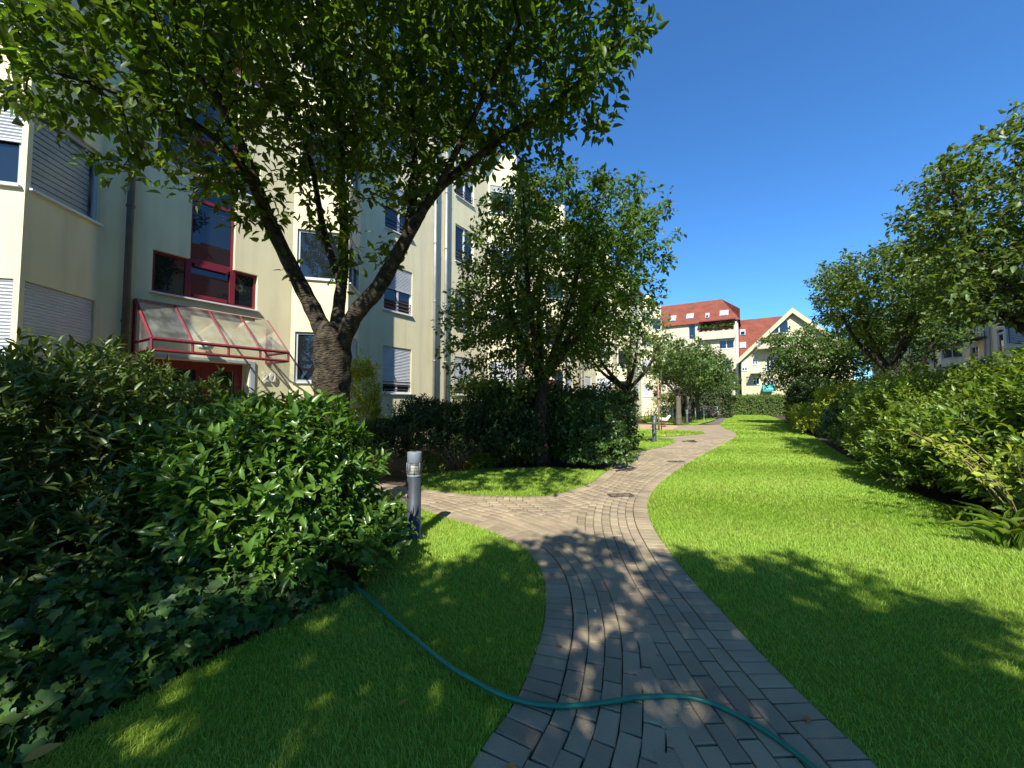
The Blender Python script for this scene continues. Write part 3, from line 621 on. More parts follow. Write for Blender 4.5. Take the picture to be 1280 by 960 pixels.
# ================================================================ PLANTS
def unit(v): return v/(np.linalg.norm(v, axis=-1, keepdims=True)+1e-9)
def strip_leaf(secs, tipz=-.12, fold=.07):
    """leaf along +x built from cross-sections (x, half width, z)"""
    v = [(0, 0, 0)]; f = []
    for x, hw, z in secs: v += [(x, -hw, z+fold*hw*2), (x, 0, z), (x, hw, z+fold*hw*2)]
    v.append((1, 0, tipz)); f += [(0,2,1), (0,3,2)]
    for k in range(len(secs)-1):
        a = 1+3*k; b = a+3; f += [(a,a+1,b+1), (a,b+1,b), (a+1,a+2,b+2), (a+1,b+2,b+1)]
    a = 1+3*(len(secs)-1); t = len(v)-1; f += [(a,a+1,t), (a+1,a+2,t)]
    return np.array(v, float), np.array(f)
LEAF = {
    'low': strip_leaf([(.45, .5, .0)], -.12, .12),
    'mid': strip_leaf([(.30, .46, .01), (.66, .36, -.03)], -.12, .13),
    'fine': strip_leaf([(.14, .26, .01), (.36, .49, .015), (.62, .42, -.02), (.84, .2, -.07)], -.13, .13),
    'strap': strip_leaf([(.2, .5, .1), (.45, .5, .16), (.72, .4, .12)], -.08, .12),
}
iv = [(0,0), (-.12,-.30), (.08,-.50), (.28,-.36), (.52,-.42), (.60,-.20), (1,0), (.60,.20), (.52,.42), (.28,.36), (.08,.50), (-.12,.30)]
LEAF['ivy'] = (np.array([(.28, 0, -.03)]+[(x, y, .06*abs(y)-.10*x*x) for x, y in iv]), np.array([(0, 1+(k+1) % 12, 1+k) for k in range(12)]))
def leaf_geo(tmpl, P, D, N, L, W):
    tv, tf = LEAF[tmpl]; D = unit(D); B = unit(np.cross(D, N)); N2 = np.cross(B, D)
    V = P[:, None]+D[:, None]*(tv[None, :, :1]*L[:, None, None])+B[:, None]*(tv[None, :, 1:2]*W[:, None, None])+N2[:, None]*(tv[None, :, 2:3]*L[:, None, None])
    F = np.arange(len(P))[:, None, None]*len(tv)+tf[None]
    return V.reshape(-1, 3), F.reshape(-1, 3)
LEAFMESH = {}
def leaf_objects(parent, tmpl, P, D, N, L, W, mt, org):
    key = (tmpl, mt.name)
    if key not in LEAFMESH:
        tv, tf = LEAF[tmpl]; LEAFMESH[key] = np_mesh('leaf', tv, tf, True); LEAFMESH[key].materials.append(mt)
    D = unit(D); B = unit(np.cross(D, N)); N2 = np.cross(B, D)
    for p, d, b, n, l, w in zip(P, D, B, N2, L, W):
        o = link('leaf', LEAFMESH[key], None, parent)
        m = Matrix((( d[0]*l, b[0]*w, n[0]*l, p[0]-org[0]), (d[1]*l, b[1]*w, n[1]*l, p[1]-org[1]), (d[2]*l, b[2]*w, n[2]*l, p[2]-org[2]), (0, 0, 0, 1)))
        o.matrix_local = m
def foliage(name, root, org, tmpl, P, D, N, L, W, mt, singles=0, fine=None):
    """all leaves as one part; the `singles` leaves that show largest become leaf objects under it"""
    rest = np.arange(len(P)); pick = None
    if singles:
        qx, qy, w = project(P); ok = (w > .8) & (qx > 5) & (qx < 1275) & (qy > 5) & (qy < 955)
        view = unit(P-np.array((0, 0, EYE))); face = np.abs((unit(N)*view).sum(1))
        sc = np.where(ok, L/np.maximum(w, .3)*(.3+face), 0)
        # one leaf per picture cell first, so the singled-out leaves are the ones in front
        sc = np.where(ok, sc/np.maximum(w, .3)**.5, 0); pick = np.argsort(-sc)[:singles]; keep = np.ones(len(P), bool); keep[pick] = False; rest = np.nonzero(keep)[0]
    V, F = leaf_geo(tmpl, P[rest], D[rest], N[rest], L[rest], W[rest])
    o = link(name, np_mesh(name, V-np.array(org), F, True), mt, root); tag(o, kind='stuff')
    if pick is not None: leaf_objects(o, fine or tmpl, P[pick], D[pick], N[pick], L[pick], W[pick], mt, org)
    return o
def rand_dirs(rng, n): return unit(rng.normal(size=(n, 3)))

# ---------------------------------------------------------------- shrubs
def shrub(name, label, cat, lumps, shoots, per, L, W, mt, seed, tmpl='mid', group=None, singles=0, fine=None, up=.5, spread=.9, stems=7, inner=.3, droop=0.0, tall=0.0, stem_r=.012, twigmat='twig', jitter=.16):
    rng = np.random.default_rng(seed); lumps = np.array(lumps, float)
    c, r = lumps[:, :3], lumps[:, 3:]
    base = np.array((c[:, 0].mean(), c[:, 1].mean(), -.03)); org = tuple(base); root = empty(name, org)
    tag(root, label, cat, group)
    area = (r[:, 0]*r[:, 1]+r[:, 0]*r[:, 2]+r[:, 1]*r[:, 2]); k = rng.choice(len(lumps), int(shoots*1.7), p=area/area.sum())
    d = rand_dirs(rng, len(k)); d[:, 2] = np.where(d[:, 2] < -.45, -d[:, 2], d[:, 2])
    wob = 1+.13*np.sin(5*d[:, 0]+seed+k)*np.sin(4.3*d[:, 1]+2*seed)+.10*np.sin(9*d[:, 2]+3*k)
    rad = wob*(1-np.abs(rng.normal(0, jitter, len(k))))
    ins = rng.random(len(k)) < inner; rad = np.where(ins, rad*rng.uniform(.45, .9, len(k)), rad)
    if tall: rad *= 1+tall*(rng.random(len(k)) < .10)*rng.random(len(k))
    S = c[k]+d*r[k]*rad[:, None]
    deep = np.zeros(len(S), bool)
    for j in range(len(lumps)):
        q = np.linalg.norm((S-c[j])/r[j], axis=1); deep |= (q < .72) & (k != j) & ~ins
    ok = (S[:, 2] > .02) & ~deep; S, d, k = S[ok][:shoots], d[ok][:shoots], k[ok][:shoots]
    out = unit(d/r[k]); ax = unit(out*.75+np.array((0, 0, up))+rng.normal(0, .3, d.shape))
    n = len(S); P, D, N = [], [], []
    a0 = rng.random(n)*6.28; h = np.where(np.abs(ax[:, 2:3]) < .9, np.array((0, 0, 1.)), np.array((1., 0, 0))); u = unit(np.cross(ax, h)); v = np.cross(ax, u)
    for j in range(per):
        a = a0+j*2.4+rng.normal(0, .3, n); ra = u*np.cos(a)[:, None]+v*np.sin(a)[:, None]
        fr = (j+.5)/per; dirn = unit(ra*(spread*(1.15-.55*fr))+ax*(.25+.75*fr)+np.array((0, 0, -droop))+rng.normal(0, .12, ra.shape))
        P.append(S+ax*(fr-.6)*L*1.3); D.append(dirn); N.append(unit(ax+ra*-.2*1+np.array((0, 0, .35))+rng.normal(0, .25, ra.shape)))
    P, D, N = map(np.concatenate, (P, D, N)); sc = rng.uniform(.62, 1.12, len(P))
    ok = P[:, 2] > .015; P, D, N, sc = P[ok], D[ok], N[ok], sc[ok]
    foliage('foliage', root, org, tmpl, P, D, N, L*sc, W*sc, mt, singles, fine)
    for i in range(stems):
        t = S[rng.integers(len(S))]; b = base+np.array((rng.normal(0, .12)*r[:, 0].mean(), rng.normal(0, .12)*r[:, 1].mean(), 0))
        mid = (b+t)/2+rng.normal(0, .06, 3)+np.array((0, 0, .12)); mb = MB()
        mb.tube(catmull([b, b*.7+mid*.3+np.array((0, 0, .05)), mid, t], 3), list(np.linspace(stem_r, stem_r*.35, 10)), n=5); mb.build('stem', M[twigmat], root, org)
    return root
def hedge(name, label, cat, x0, x1, y0, y1, z1, n, L, W, mt, seed, rot=0, tmpl='mid', per=3, lump=.10, group=None, singles=0, fine=None, rnd=.15):
    """clipped block of leaves; local box turned by rot about its centre"""
    rng = np.random.default_rng(seed); cx, cy = (x0+x1)/2, (y0+y1)/2; hx, hy = (x1-x0)/2, (y1-y0)/2; org = (cx, cy, -.03)
    root = empty(name, org); tag(root, label, cat, group)
    ar = np.array([hy*z1*2, hy*z1*2, hx*z1*2, hx*z1*2, 4*hx*hy]); k = rng.choice(5, n, p=ar/ar.sum())
    u, v = rng.uniform(-1, 1, n), rng.random(n)
    S = np.empty((n, 3)); O = np.zeros((n, 3))
    for f, (ox, oy) in enumerate(((1, 0), (-1, 0), (0, 1), (0, -1))):
        m = k == f; S[m] = np.c_[np.where(ox, ox*hx, u[m]*hx), np.where(oy, oy*hy, u[m]*hy), v[m]*z1]; O[m] = (ox, oy, 0)
    m = k == 4; S[m] = np.c_[u[m]*hx, (v[m]*2-1)*hy, np.full(m.sum(), z1)]; O[m] = (0, 0, 1)
    # round the upper edges and make the faces uneven
    e = np.clip(1-np.minimum(hx-np.abs(S[:, 0]), hy-np.abs(S[:, 1]))/.35, 0, 1)*np.clip(1-(z1-S[:, 2])/.35, 0, 1); S[:, 2] -= e*rnd
    off = lump*(np.sin(S[:, 0]*2.7+seed)*np.sin(S[:, 1]*2.1+1)+.6*np.sin(S[:, 2]*4.1+S[:, 0]*3+S[:, 1]*2.6))+rng.normal(0, .045, n)-np.abs(rng.normal(0, .07, n))
    S += O*off[:, None]; ca, sa = math.cos(rot), math.sin(rot)
    Rm = np.array(((ca, -sa, 0), (sa, ca, 0), (0, 0, 1))); S = S@Rm.T+np.array((cx, cy, 0)); O = O@Rm.T
    P = np.repeat(S, per, 0)+rng.normal(0, L*.5, (n*per, 3)); OO = np.repeat(O, per, 0)
    D = unit(OO*.35+np.array((0, 0, -.35))+rng.normal(0, .6, P.shape)); N = unit(OO+np.array((0, 0, .45))+rng.normal(0, .4, P.shape)); sc = rng.uniform(.6, 1.15, len(P))
    ok = P[:, 2] > .01; P, D, N, sc = P[ok], D[ok], N[ok], sc[ok]
    foliage('foliage', root, org, tmpl, P, D, N, L*sc, W*sc, mt, singles, fine)
    mb = MB(); q = .22; mb.box(-hx+q, hx-q, -hy+q, hy-q, 0, max(.2, z1-q-.05), lambda x, y, z: tuple(Rm@np.array((x, y, z))+np.array((cx, cy, 0)))); mb.build('twig_core', M['twig'], root, org)
    return root

# ---------------------------------------------------------------- trees
def envelope(rng, n, blobs):
    b = np.array(blobs, float); vol = b[:, 3]*b[:, 4]*b[:, 5]; k = rng.choice(len(b), n, p=vol/vol.sum())
    d = rand_dirs(rng, n); r = rng.random(n)**(1/2.6); return b[k, :3]+d*b[k, 3:6]*r[:, None]
def tree(name, label, limbs, blobs, natt, seed, leafmat, bark, L, W, per, tmpl='low', group=None, step=.17, di=1.6, dk=.36, singles=0, fine=None, thin=.013, droop=.25, sides=12, sprouts=0, cat='tree', keep=None):
    """limbs: list of (points, radii); the first is the trunk. Twigs grow out of them into the crown volume."""
    rng = np.random.default_rng(seed); org = tuple(np.asarray(limbs[0][0][0], float)); root = empty(name, org); tag(root, label, cat, group)
    pos = []; par = []; rad0 = []; T = []
    for li, (pts, rr) in enumerate(limbs):
        Q = catmull(pts, 6); rq = np.interp(np.linspace(0, 1, len(Q)), np.linspace(0, 1, len(rr)), rr)
        T.append((Q, rq)); Qs = resample(np.c_[Q, rq], step)
        start = len(pos)
        for i, q in enumerate(Qs):
            if i == 0: p = -1 if li == 0 else int(np.argmin(np.linalg.norm(np.array(pos)-q[:3], axis=1)))
            else: p = len(pos)-1
            pos.append(q[:3]); par.append(p); rad0.append(q[3])
    ntrunk = len(resample(T[0][0], step)); nman = len(pos)
    A = envelope(rng, natt, blobs)
    if keep is not None: A = A[keep(A)]
    pos_a = np.array(pos); usable = np.arange(len(pos)) >= ntrunk-1
    dist = np.full(len(A), 1e9); near = np.zeros(len(A), int)
    for i in np.nonzero(usable)[0]:
        q = np.linalg.norm(A-pos_a[i], axis=1); m = q < dist; dist[m] = q[m]; near[m] = i
    alive = np.ones(len(A), bool); di_now = di*2
    for it in range(90):
        act = alive & (dist < di_now)
        if not act.any():
            if di_now > 8: break
            di_now *= 1.5; continue
        idx = near[act]; vec = unit(A[act]-pos_a[idx]); uq, inv = np.unique(idx, return_inverse=True)
        acc = np.zeros((len(uq), 3)); np.add.at(acc, inv, vec)
        newp = pos_a[uq]+step*unit(unit(acc)+rng.normal(0, .18, acc.shape))
        b0 = len(pos_a); pos_a = np.vstack([pos_a, newp]); par += uq.tolist()
        for j, q in enumerate(newp):
            dd = np.linalg.norm(A-q, axis=1); m = dd < dist; dist[m] = dd[m]; near[m] = b0+j
        alive &= dist > dk; di_now = max(di, di_now*.9)
        if alive.sum() < 5 or len(pos_a) > 9000: break
    n = len(pos_a); par = np.array(par); acc = np.zeros(n); kids = [[] for _ in range(n)]
    for i in range(n-1, -1, -1):
        if acc[i] == 0: acc[i] = .0032**2.15
        if par[i] >= 0: acc[par[i]] += acc[i]; kids[par[i]].append(i)
    rad = acc**(1/2.15); rad[:nman] = np.maximum(np.array(rad0)*.6, 0)
    # trunk and limbs
    def knob(Q, rq, s): return rq*(1+.05*np.sin(np.arange(len(rq))*1.9+s))
    mb = MB(); mb.tube(T[0][0], list(knob(T[0][0], T[0][1], 0)), n=sides+6); tr = mb.build('trunk', M[bark], root, org)
    if sides >= 12:                        # burrs and ridges on a trunk seen close
        me = tr.data; V = np.empty(len(me.vertices)*3); me.vertices.foreach_get('co', V); V = V.reshape(-1, 3); ctr = np.stack([np.interp(V[:, 2], T[0][0][:, 2]-org[2], T[0][0][:, i]-org[i]) for i in range(2)], 1)
        o = V[:, :2]-ctr; an = np.arctan2(o[:, 1], o[:, 0]); o *= (1+.07*np.sin(3*an+V[:, 2]*2)+.05*np.sin(7*an-V[:, 2]*5)+.03*np.sin(V[:, 2]*17+2*an))[:, None]; V[:, :2] = ctr+o; me.vertices.foreach_set('co', V.ravel()); me.update()
    for Q, rq in T[1:]:
        mb = MB(); mb.tube(Q, list(knob(Q, rq, 1)), n=max(6, sides-2)); mb.build('limb', M[bark], root, org)
    mb = MB(); done = np.zeros(n, bool)
    for i in range(nman, n):
        if done[i]: continue
        ch = [i]; done[i] = True
        while True:
            ks = [k for k in kids[ch[-1]] if not done[k]]
            if not ks: break
            b = max(ks, key=lambda k: rad[k]); done[b] = True; ch.append(b)
        pr = min(rad[i]*1.25, rad[par[i]]); pts = [pos_a[par[i]]]+[pos_a[k] for k in ch]; rr = [max(pr, rad[i])]+[rad[k] for k in ch]
        mx = max(rr); mb.tube(pts, rr, n=7 if mx > .03 else (5 if mx > .012 else 3), caps=False)
    if mb.v: mb.build('branches', M[bark], root, org)
    th = np.nonzero((rad < thin) & (np.arange(n) >= nman))[0]
    if sprouts: th = np.r_[th, rng.choice(np.arange(ntrunk, nman), sprouts)]
    dirn = unit(pos_a[th]-pos_a[par[th]]); S = np.repeat(pos_a[th], per, 0)-np.repeat(dirn, per, 0)*rng.random((len(th)*per, 1))*step
    tw = np.repeat(dirn, per, 0); rd = rand_dirs(rng, len(S))
    D = unit(tw*.55+rd*.85+np.array((0, 0, -droop))); S = S+D*L*.25+rng.normal(0, L*.45, S.shape)
    N = unit(np.array((0, 0, .9))+rng.normal(0, .55, S.shape)); sc = rng.uniform(.6, 1.15, len(S))
    foliage('crown', root, org, tmpl, S, D, N, L*sc, W*sc, leafmat, singles, fine)
    print(name, 'nodes', n, 'leaves', len(S)); return root
def up(p, dx=0, dy=0, dz=0): return np.asarray(p, float)+np.array((dx, dy, dz))
def gnd(p): q = np.array(p, float); q[2] = -.06; return q

# near cherry with three heavy limbs
tb = AT(414, 480, 4.75)
trunk = [gnd(tb), tb*np.array((1, 1, 0))+np.array((0, 0, .5)), AT(415, 520, 4.75), AT(415, 470, 4.75), AT(414, 425, 4.75), AT(418, 405, 4.76)]
l1 = [AT(412, 432, 4.75), AT(394, 392, 4.72), AT(370, 345, 4.62), AT(336, 275, 4.45), AT(304, 190, 4.25), AT(268, 115, 4.05), AT(190, 45, 3.85), AT(120, -60, 3.7)]
l2 = [AT(420, 425, 4.78), AT(424, 380, 4.95), AT(430, 320, 5.1), AT(428, 240, 5.3), AT(422, 150, 5.5), AT(395, 30, 5.6)]
l3 = [AT(425, 430, 4.74), AT(445, 392, 4.7), AT(474, 358, 4.7), AT(507, 300, 4.7), AT(545, 240, 4.7), AT(612, 185, 4.6), AT(700, 125, 4.5), AT(775, 50, 4.4)]
l4 = [AT(507, 300, 4.7), AT(519, 225, 4.95), AT(515, 140, 5.1), AT(532, 20, 5.2)]
l5 = [AT(336, 275, 4.45), AT(300, 205, 4.0), AT(235, 150, 3.7), AT(130, 110, 3.5), AT(50, 85, 3.4)]
l6 = [AT(545, 240, 4.7), AT(600, 130, 4.3), AT(650, 30, 4.0)]
l7 = [AT(428, 360, 5.0), AT(405, 290, 5.3), AT(385, 190, 5.6), AT(340, 60, 5.9)]
cc = AT(400, 0, 4.9)
blobs = [(*AT(180, -20, 3.9), 1.9, 1.7, 1.1), (*AT(400, -20, 4.7), 2.3, 2.3, 1.5), (*AT(640, 0, 4.6), 1.75, 1.7, 1.3), (*AT(560, -150, 4.8), 2.2, 2.2, 1.2), (*AT(300, -180, 4.4), 2.4, 2.2, 1.2),
         (*AT(130, 110, 3.7), 1.1, 1.0, .55), (*AT(240, 190, 4.0), .8, .7, .5), (*AT(520, 150, 5.0), 1.5, 1.3, .9), (*AT(690, 110, 4.6), 1.15, 1.0, .8), (*AT(420, 150, 5.4), 1.3, 1.2, .8), (*AT(640, 170, 4.7), .8, .8, .5), (*AT(350, 170, 4.9), .8, .8, .5), (*AT(780, 20, 4.5), .7, .7, .6),
         (*AT(490, 225, 4.9), .75, .7, .5), (*AT(300, 250, 4.3), .55, .5, .4), (*AT(215, 215, 3.9), .6, .5, .32), (*AT(410, 260, 5.2), .6, .6, .45), (*AT(90, 165, 3.5), .5, .5, .22), (*AT(450, 320, 4.9), .4, .4, .35), (-3.0, 1.6, 5.8, 1.7, 1.4, .9), (-1.9, 2.9, 5.9, 1.2, 1.2, .8), (-2.9, 1.1, 5.1, 1.3, 1.1, .7), (-1.7, 1.5, 5.2, 1.1, 1.0, .6)]
def keep_near(A):
    qx, qy, w = project(A); return ~((w > 0) & (qx > 815+.2*(60-qy)) & (qy < 400))
tree('cherry_tree', 'old cherry tree with thick burred trunk forking low behind the laurel', [
    (trunk, [.26,.22,.185,.215,.205,.14]), (l1, [.115,.10,.085,.075,.06,.042,.028,.015]), (l2, [.10,.075,.06,.05,.04,.02]), (l3, [.115,.10,.095,.075,.055,.04,.028,.015]),
    (l4, [.06,.048,.035,.018]), (l5, [.045,.034,.026,.018,.01]), (l6, [.042,.03,.015]), (l7, [.06,.045,.033,.018])],
    blobs, 9800, 11, M['cherry'], 'bark', .13, .066, 10, tmpl='mid', step=.14, di=1.2, dk=.235, singles=300, fine='fine', thin=.011, sides=14, sprouts=30, keep=keep_near)

# second tree in the same row
def simple_tree(px, py, d, fork, top, rad, spread, seed, name, label, natt, mt, bark, L, W, per, tr=.2, nl=5, zflat=.55, group=None, tmpl='low', shift=(0, 0), lean=(0, 0), dk=.36, thin=.013, base=None, drop=0.0, **kw):
    b = G(px, py) if base is None else np.array((base[0], base[1], 0.)); rng = np.random.default_rng(seed)
    f = up(b, lean[0], lean[1], fork); trunk = [gnd(b), up(b, lean[0]*.3, lean[1]*.3, fork*.45), f]
    limbs = [(trunk, [tr*1.25, tr, tr*.95])]; c = up(b, shift[0], shift[1], 0)
    for k in range(nl):
        a = 6.283*(k+rng.random()*.5)/nl; q = spread*rng.uniform(.45, .75); e = np.array((c[0]+q*math.cos(a), c[1]+q*math.sin(a), fork+(top-fork)*rng.uniform(.5, .8)))
        mid = f*.5+e*.5+np.array((math.cos(a)*.12*q, math.sin(a)*.12*q, -.15)); limbs.append(([up(f, 0, 0, -.12), mid, e], [tr*.62, tr*.36, tr*.12]))
    zc = fork+(top-fork)*(.56-drop*.3); bl = [(c[0], c[1], zc, spread*.8, spread*.8, (top-fork)*zflat*.8)]
    for k in range(9):
        a = rng.random()*6.283; q = spread*rng.uniform(.4, .72); bl.append((c[0]+q*math.cos(a), c[1]+q*math.sin(a), zc+rng.uniform(-.35-drop, .42)*(top-fork)*.6, spread*.42, spread*.42, (top-fork)*.26))
    return tree(name, label, limbs, bl, natt, seed, mt, M_name(bark), L, W, per, tmpl=tmpl, group=group, dk=dk, thin=thin, **kw)
def M_name(b): return b
simple_tree(677, 580, 0, 2.05, 7.6, 0, 3.1, 21, 'cherry_tree', 'round-crowned dark cherry tree standing against the ivy hedge', 4600, M['cherry'], 'bark', .13, .07, 11, tr=.15, nl=6, tmpl='low', dk=.25, sides=12, drop=.25, shift=(.3, .2))
simple_tree(783, 562, 0, 1.95, 4.9, 0, 2.1, 22, 'cherry_tree', 'slender yellowish tree growing out of the ivy hedge end', 800, M['cherry_light'], 'bark', .14, .075, 8, tr=.13, nl=5, dk=.3, thin=.012, sides=8, lean=(.0, .2))
far = 'trees on the far lawn by the bicycles'
for i, (px, py, lb, tp, sp) in enumerate(((848.5, 531, 'leaning grey trunked tree on the far lawn beside the sand pit', 6.0, 2.7), (861.5, 527, 'straight trunked tree on the far lawn between its two neighbours', 6.0, 2.6), (872, 524.5, 'round green tree on the far lawn nearest the parked bicycles', 6.3, 3.2), (893, 519, 'dark low tree standing at the end of the asphalt path', 5.4, 3.0))):
    simple_tree(px, py, 0, 1.9, tp, 0, sp, 30+i, 'linden_tree', lb, 800, M['cherry_far'], 'bark_grey', .22, .13, 11, tr=.16, nl=4, dk=.4, thin=.014, sides=7, step=.25, group=far, drop=.15)
# right row
row = 'trees above the right shrub border'
simple_tree(0, 0, 0, 2.3, 7.4, 0, 2.75, 41, 'cherry_tree', 'spreading tree with heavy low limb over the broad-leaved shrubs', 4000, M['cherry_right'], 'bark', .145, .075, 11, tr=.17, nl=6, base=(5.0, 11.4), dk=.26, sides=10, group=row, drop=.1)
simple_tree(0, 0, 0, 2.7, 7.2, 0, 2.9, 42, 'cherry_tree', 'tree forking into two limbs just above the shrub tops', 3000, M['cherry_right'], 'bark', .17, .09, 11, tr=.18, nl=4, base=(4.4, 19.8), dk=.33, sides=8, group=row, drop=-.25)
simple_tree(0, 0, 0, 2.6, 7.0, 0, 3.5, 43, 'cherry_tree', 'many stemmed dark tree before the gabled block', 2600, M['cherry_far'], 'bark', .2, .11, 11, tr=.18, nl=6, base=(3.5, 30), dk=.36, sides=7, step=.22, group=row, drop=.3)
simple_tree(0, 0, 0, 2.3, 6.6, 0, 2.6, 44, 'cherry_tree', 'tree standing between the forked tree and the many stemmed tree', 1100, M['cherry_far'], 'bark', .22, .12, 11, tr=.17, nl=4, base=(6.2, 26), dk=.42, sides=7, step=.22, group=row)
# trees behind the photographer, whose shade lies on the foreground
simple_tree(0, 0, 0, 2.3, 7.2, 0, 3.1, 51, 'cherry_tree', 'tree whose crown shades the near end of the paved path', 5600, M['cherry'], 'bark', .15, .085, 16, tr=.2, nl=6, base=(2.0, -3.9), dk=.27, sides=10, shift=(-.5, .3))
simple_tree(0, 0, 0, 2.3, 7.4, 0, 2.9, 52, 'cherry_tree', 'tree whose crown shades the ivy bed and rear laurel', 2000, M['cherry'], 'bark', .15, .085, 9, tr=.2, nl=6, base=(-3.3, -4.2), dk=.33, sides=10)

# ---------------------------------------------------------------- left shrubs
shrub('laurel_bush', 'glossy sunlit cherry laurel bush in front of the thick cherry trunk', 'bush', [
    (-3.55,1.95,.75,.75,.75,.72), (-4.15,1.75,.85,.85,.75,.68), (-3.3,2.15,.45,.5,.5,.45), (-3.85,1.45,.6,.7,.5,.6), (-4.6,2.15,.8,.6,.6,.66), (-3.0,2.2,.28,.42,.45,.32), (-3.25,1.75,.3,.5,.45,.32)], 2000, 7, .125, .05, M['laurel'], 61, tmpl='mid', singles=300, fine='fine', up=.55, stems=9, droop=.15)
shrub('laurel_bush', 'tall matt laurel bush before the shuttered ground floor window', 'bush', [
    (-5.25,.75,.95,.85,.9,.95), (-5.6,1.6,.95,.8,.8,.9), (-4.9,.1,.75,.75,.7,.75), (-6.3,.4,1.0,.8,.9,1.0), (-6.6,1.4,1.05,.8,.7,.95)], 2000, 7, .135, .045, M['laurel_dull'], 62, tmpl='mid', up=.6, stems=10, tall=.35)
shrub('laurel_bush', 'low shaded laurel bush between the ivy bed and tall laurel', 'bush', [(-4.35,.95,.42,.75,.6,.42), (-5.0,1.1,.5,.6,.5,.5), (-4.3,.2,.42,.7,.6,.4)], 750, 7, .12, .042, M['laurel_dull'], 63, up=.5, stems=6)
# ivy bed: leaves held flat over a low mound
rng = np.random.default_rng(71)
ivy_poly = np.vstack([gp([(452,735),(400,757),(375,767),(310,797),(205,850),(100,905),(35,945),(-80,1015)]), np.array([[-2.6,-.35],[-3.6,-.5],[-5.2,-.3],[-5.4,.8],[-4.4,1.3],[-3.3,1.75]])])
lo, hi = ivy_poly.min(0), ivy_poly.max(0); xy = lo+rng.random((60000, 2))*(hi-lo); xy = xy[in_poly(ivy_poly, xy[:, 0], xy[:, 1])]
edge = dist_to(xy, resample(np.vstack([ivy_poly[:8]]), .05)); hh = .05+.36*np.clip(edge/.7, 0, 1)**.7+.06*np.sin(xy[:, 0]*5)*np.sin(xy[:, 1]*4.3)
xy, hh, edge = xy[:9500], hh[:9500], edge[:9500]; lay = rng.random(len(xy))**.45
P = np.c_[xy, np.maximum(.015, hh*lay)]+rng.normal(0, .012, (len(xy), 3)); P[:, 2] = np.maximum(P[:, 2], .012)
tilt = unit(np.array((.45, -.25, .85))+rng.normal(0, .5, P.shape)); D = unit(np.array((.5, -.2, -.35))+rng.normal(0, .6, P.shape)); sc = rng.uniform(.4, 1.1, len(P))
iorg = (-3.6, .7, -.03); ir = empty('ivy_bed', iorg); tag(ir, 'dark ivy ground cover spilling to the edge of the shaded lawn', 'ivy')
foliage('foliage', ir, iorg, 'ivy', P, D, tilt, .095*sc, .095*sc, M['ivy'], 300)
for i in range(14):
    q = P[rng.integers(len(P))]; e = q+np.r_[rng.normal(-.15, .2, 2), 0]; e[2] = .03; mb = MB(); mb.tube(catmull([gnd(q)+np.array((0, 0, .08)), gnd((q+e)/2)+np.array((0, 0, .11)), gnd(e)+np.array((0, 0, .07))], 4), .005, n=4); mb.build('runner', M['twig'], ir, iorg)

# shrubs and hedges along the facade
shrub('evergreen_shrub', 'broad dark evergreen shrub beside the side path to the entrance', 'shrub', [(*G(520,596)[:2]+np.array((-.3,.6)), .75,1.0,.8,.75), (*G(590,592)[:2]+np.array((-.3,.7)), .8,1.1,.8,.75), (*G(640,590)[:2]+np.array((-.2,.5)), .65,.7,.6,.65), (*G(480,598)[:2]+np.array((-.4,.6)), .6,.8,.6,.6)], 5200, 6, .085, .036, M['dark_shrub'], 81, tmpl='low', up=.5, stems=6)
shrub('bamboo_shrub', 'bright yellow-green feathery shrub right behind the thick trunk', 'shrub', [(*AT(455,560,8.6)[:2], .9,.45,.45,.9), (*AT(450,480,8.6)[:2], 1.75,.4,.4,.75)], 700, 7, .10, .03, M['lime_leaf'], 82, tmpl='low', up=.7, stems=8, tall=.3, inner=.2)
shrub('lime_shrub', 'lime green shrub poking up between dark shrub and facade', 'shrub', [(*AT(592,475,11.5)[:2], 1.75,.75,.6,.5), (*AT(620,480,11.5)[:2], 1.7,.6,.5,.4), (*AT(592,475,11.5)[:2], .8,.6,.6,.9)], 520, 7, .12, .04, M['lime_leaf'], 83, tmpl='low', up=.9, stems=7, tall=.3, inner=.2)
a, b = G(655,583), G(806,566)
hc = (a+b)/2; hl = np.linalg.norm(b-a); hrot = math.atan2(b[1]-a[1], b[0]-a[0])
nrm = np.array((-math.sin(hrot), math.cos(hrot)))
hc2 = hc[:2]+nrm*.55
hedge('ivy_hedge', 'tall block of ivy hedge behind the dark round cherry tree', 'hedge', hc2[0]-hl/2-.9, hc2[0]+hl/2, hc2[1]-.5, hc2[1]+.5, 1.92, 5200, .095, .075, M['hedge_leaf'], 91, rot=hrot, per=3)
q = G(730,586); shrub('ivy_mound', 'rounded ivy mound bulging from the hedge onto the lawn', 'bush', [(q[0]-.15,q[1]+.35,.72,.85,.6,.78), (q[0]+.1,q[1]+.3,.35,.9,.6,.42)], 1500, 5, .085, .06, M['hedge_leaf'], 92, tmpl='low', up=.1, stems=4, spread=1.1, droop=.5, inner=.15, jitter=.07)
shrub('evergreen_shrub', 'dark shrub filling the bed between hedge and facade', 'shrub', [(-8.2,8.0,.7,1.0,1.2,.8), (-8.6,10.2,.8,.9,1.2,.8), (-8.4,12.6,.8,1.0,1.3,.85)], 1500, 5, .11, .05, M['dark_shrub'], 84, tmpl='low', stems=5)
shrub('evergreen_shrub', 'dark shrub under the entrance wall beside the downpipe', 'shrub', [(-9.0,1.1,.8,.6,.9,.8), (-8.6,.3,.8,.7,.8,.8)], 700, 6, .12, .045, M['laurel_dull'], 85, tmpl='low', stems=4)
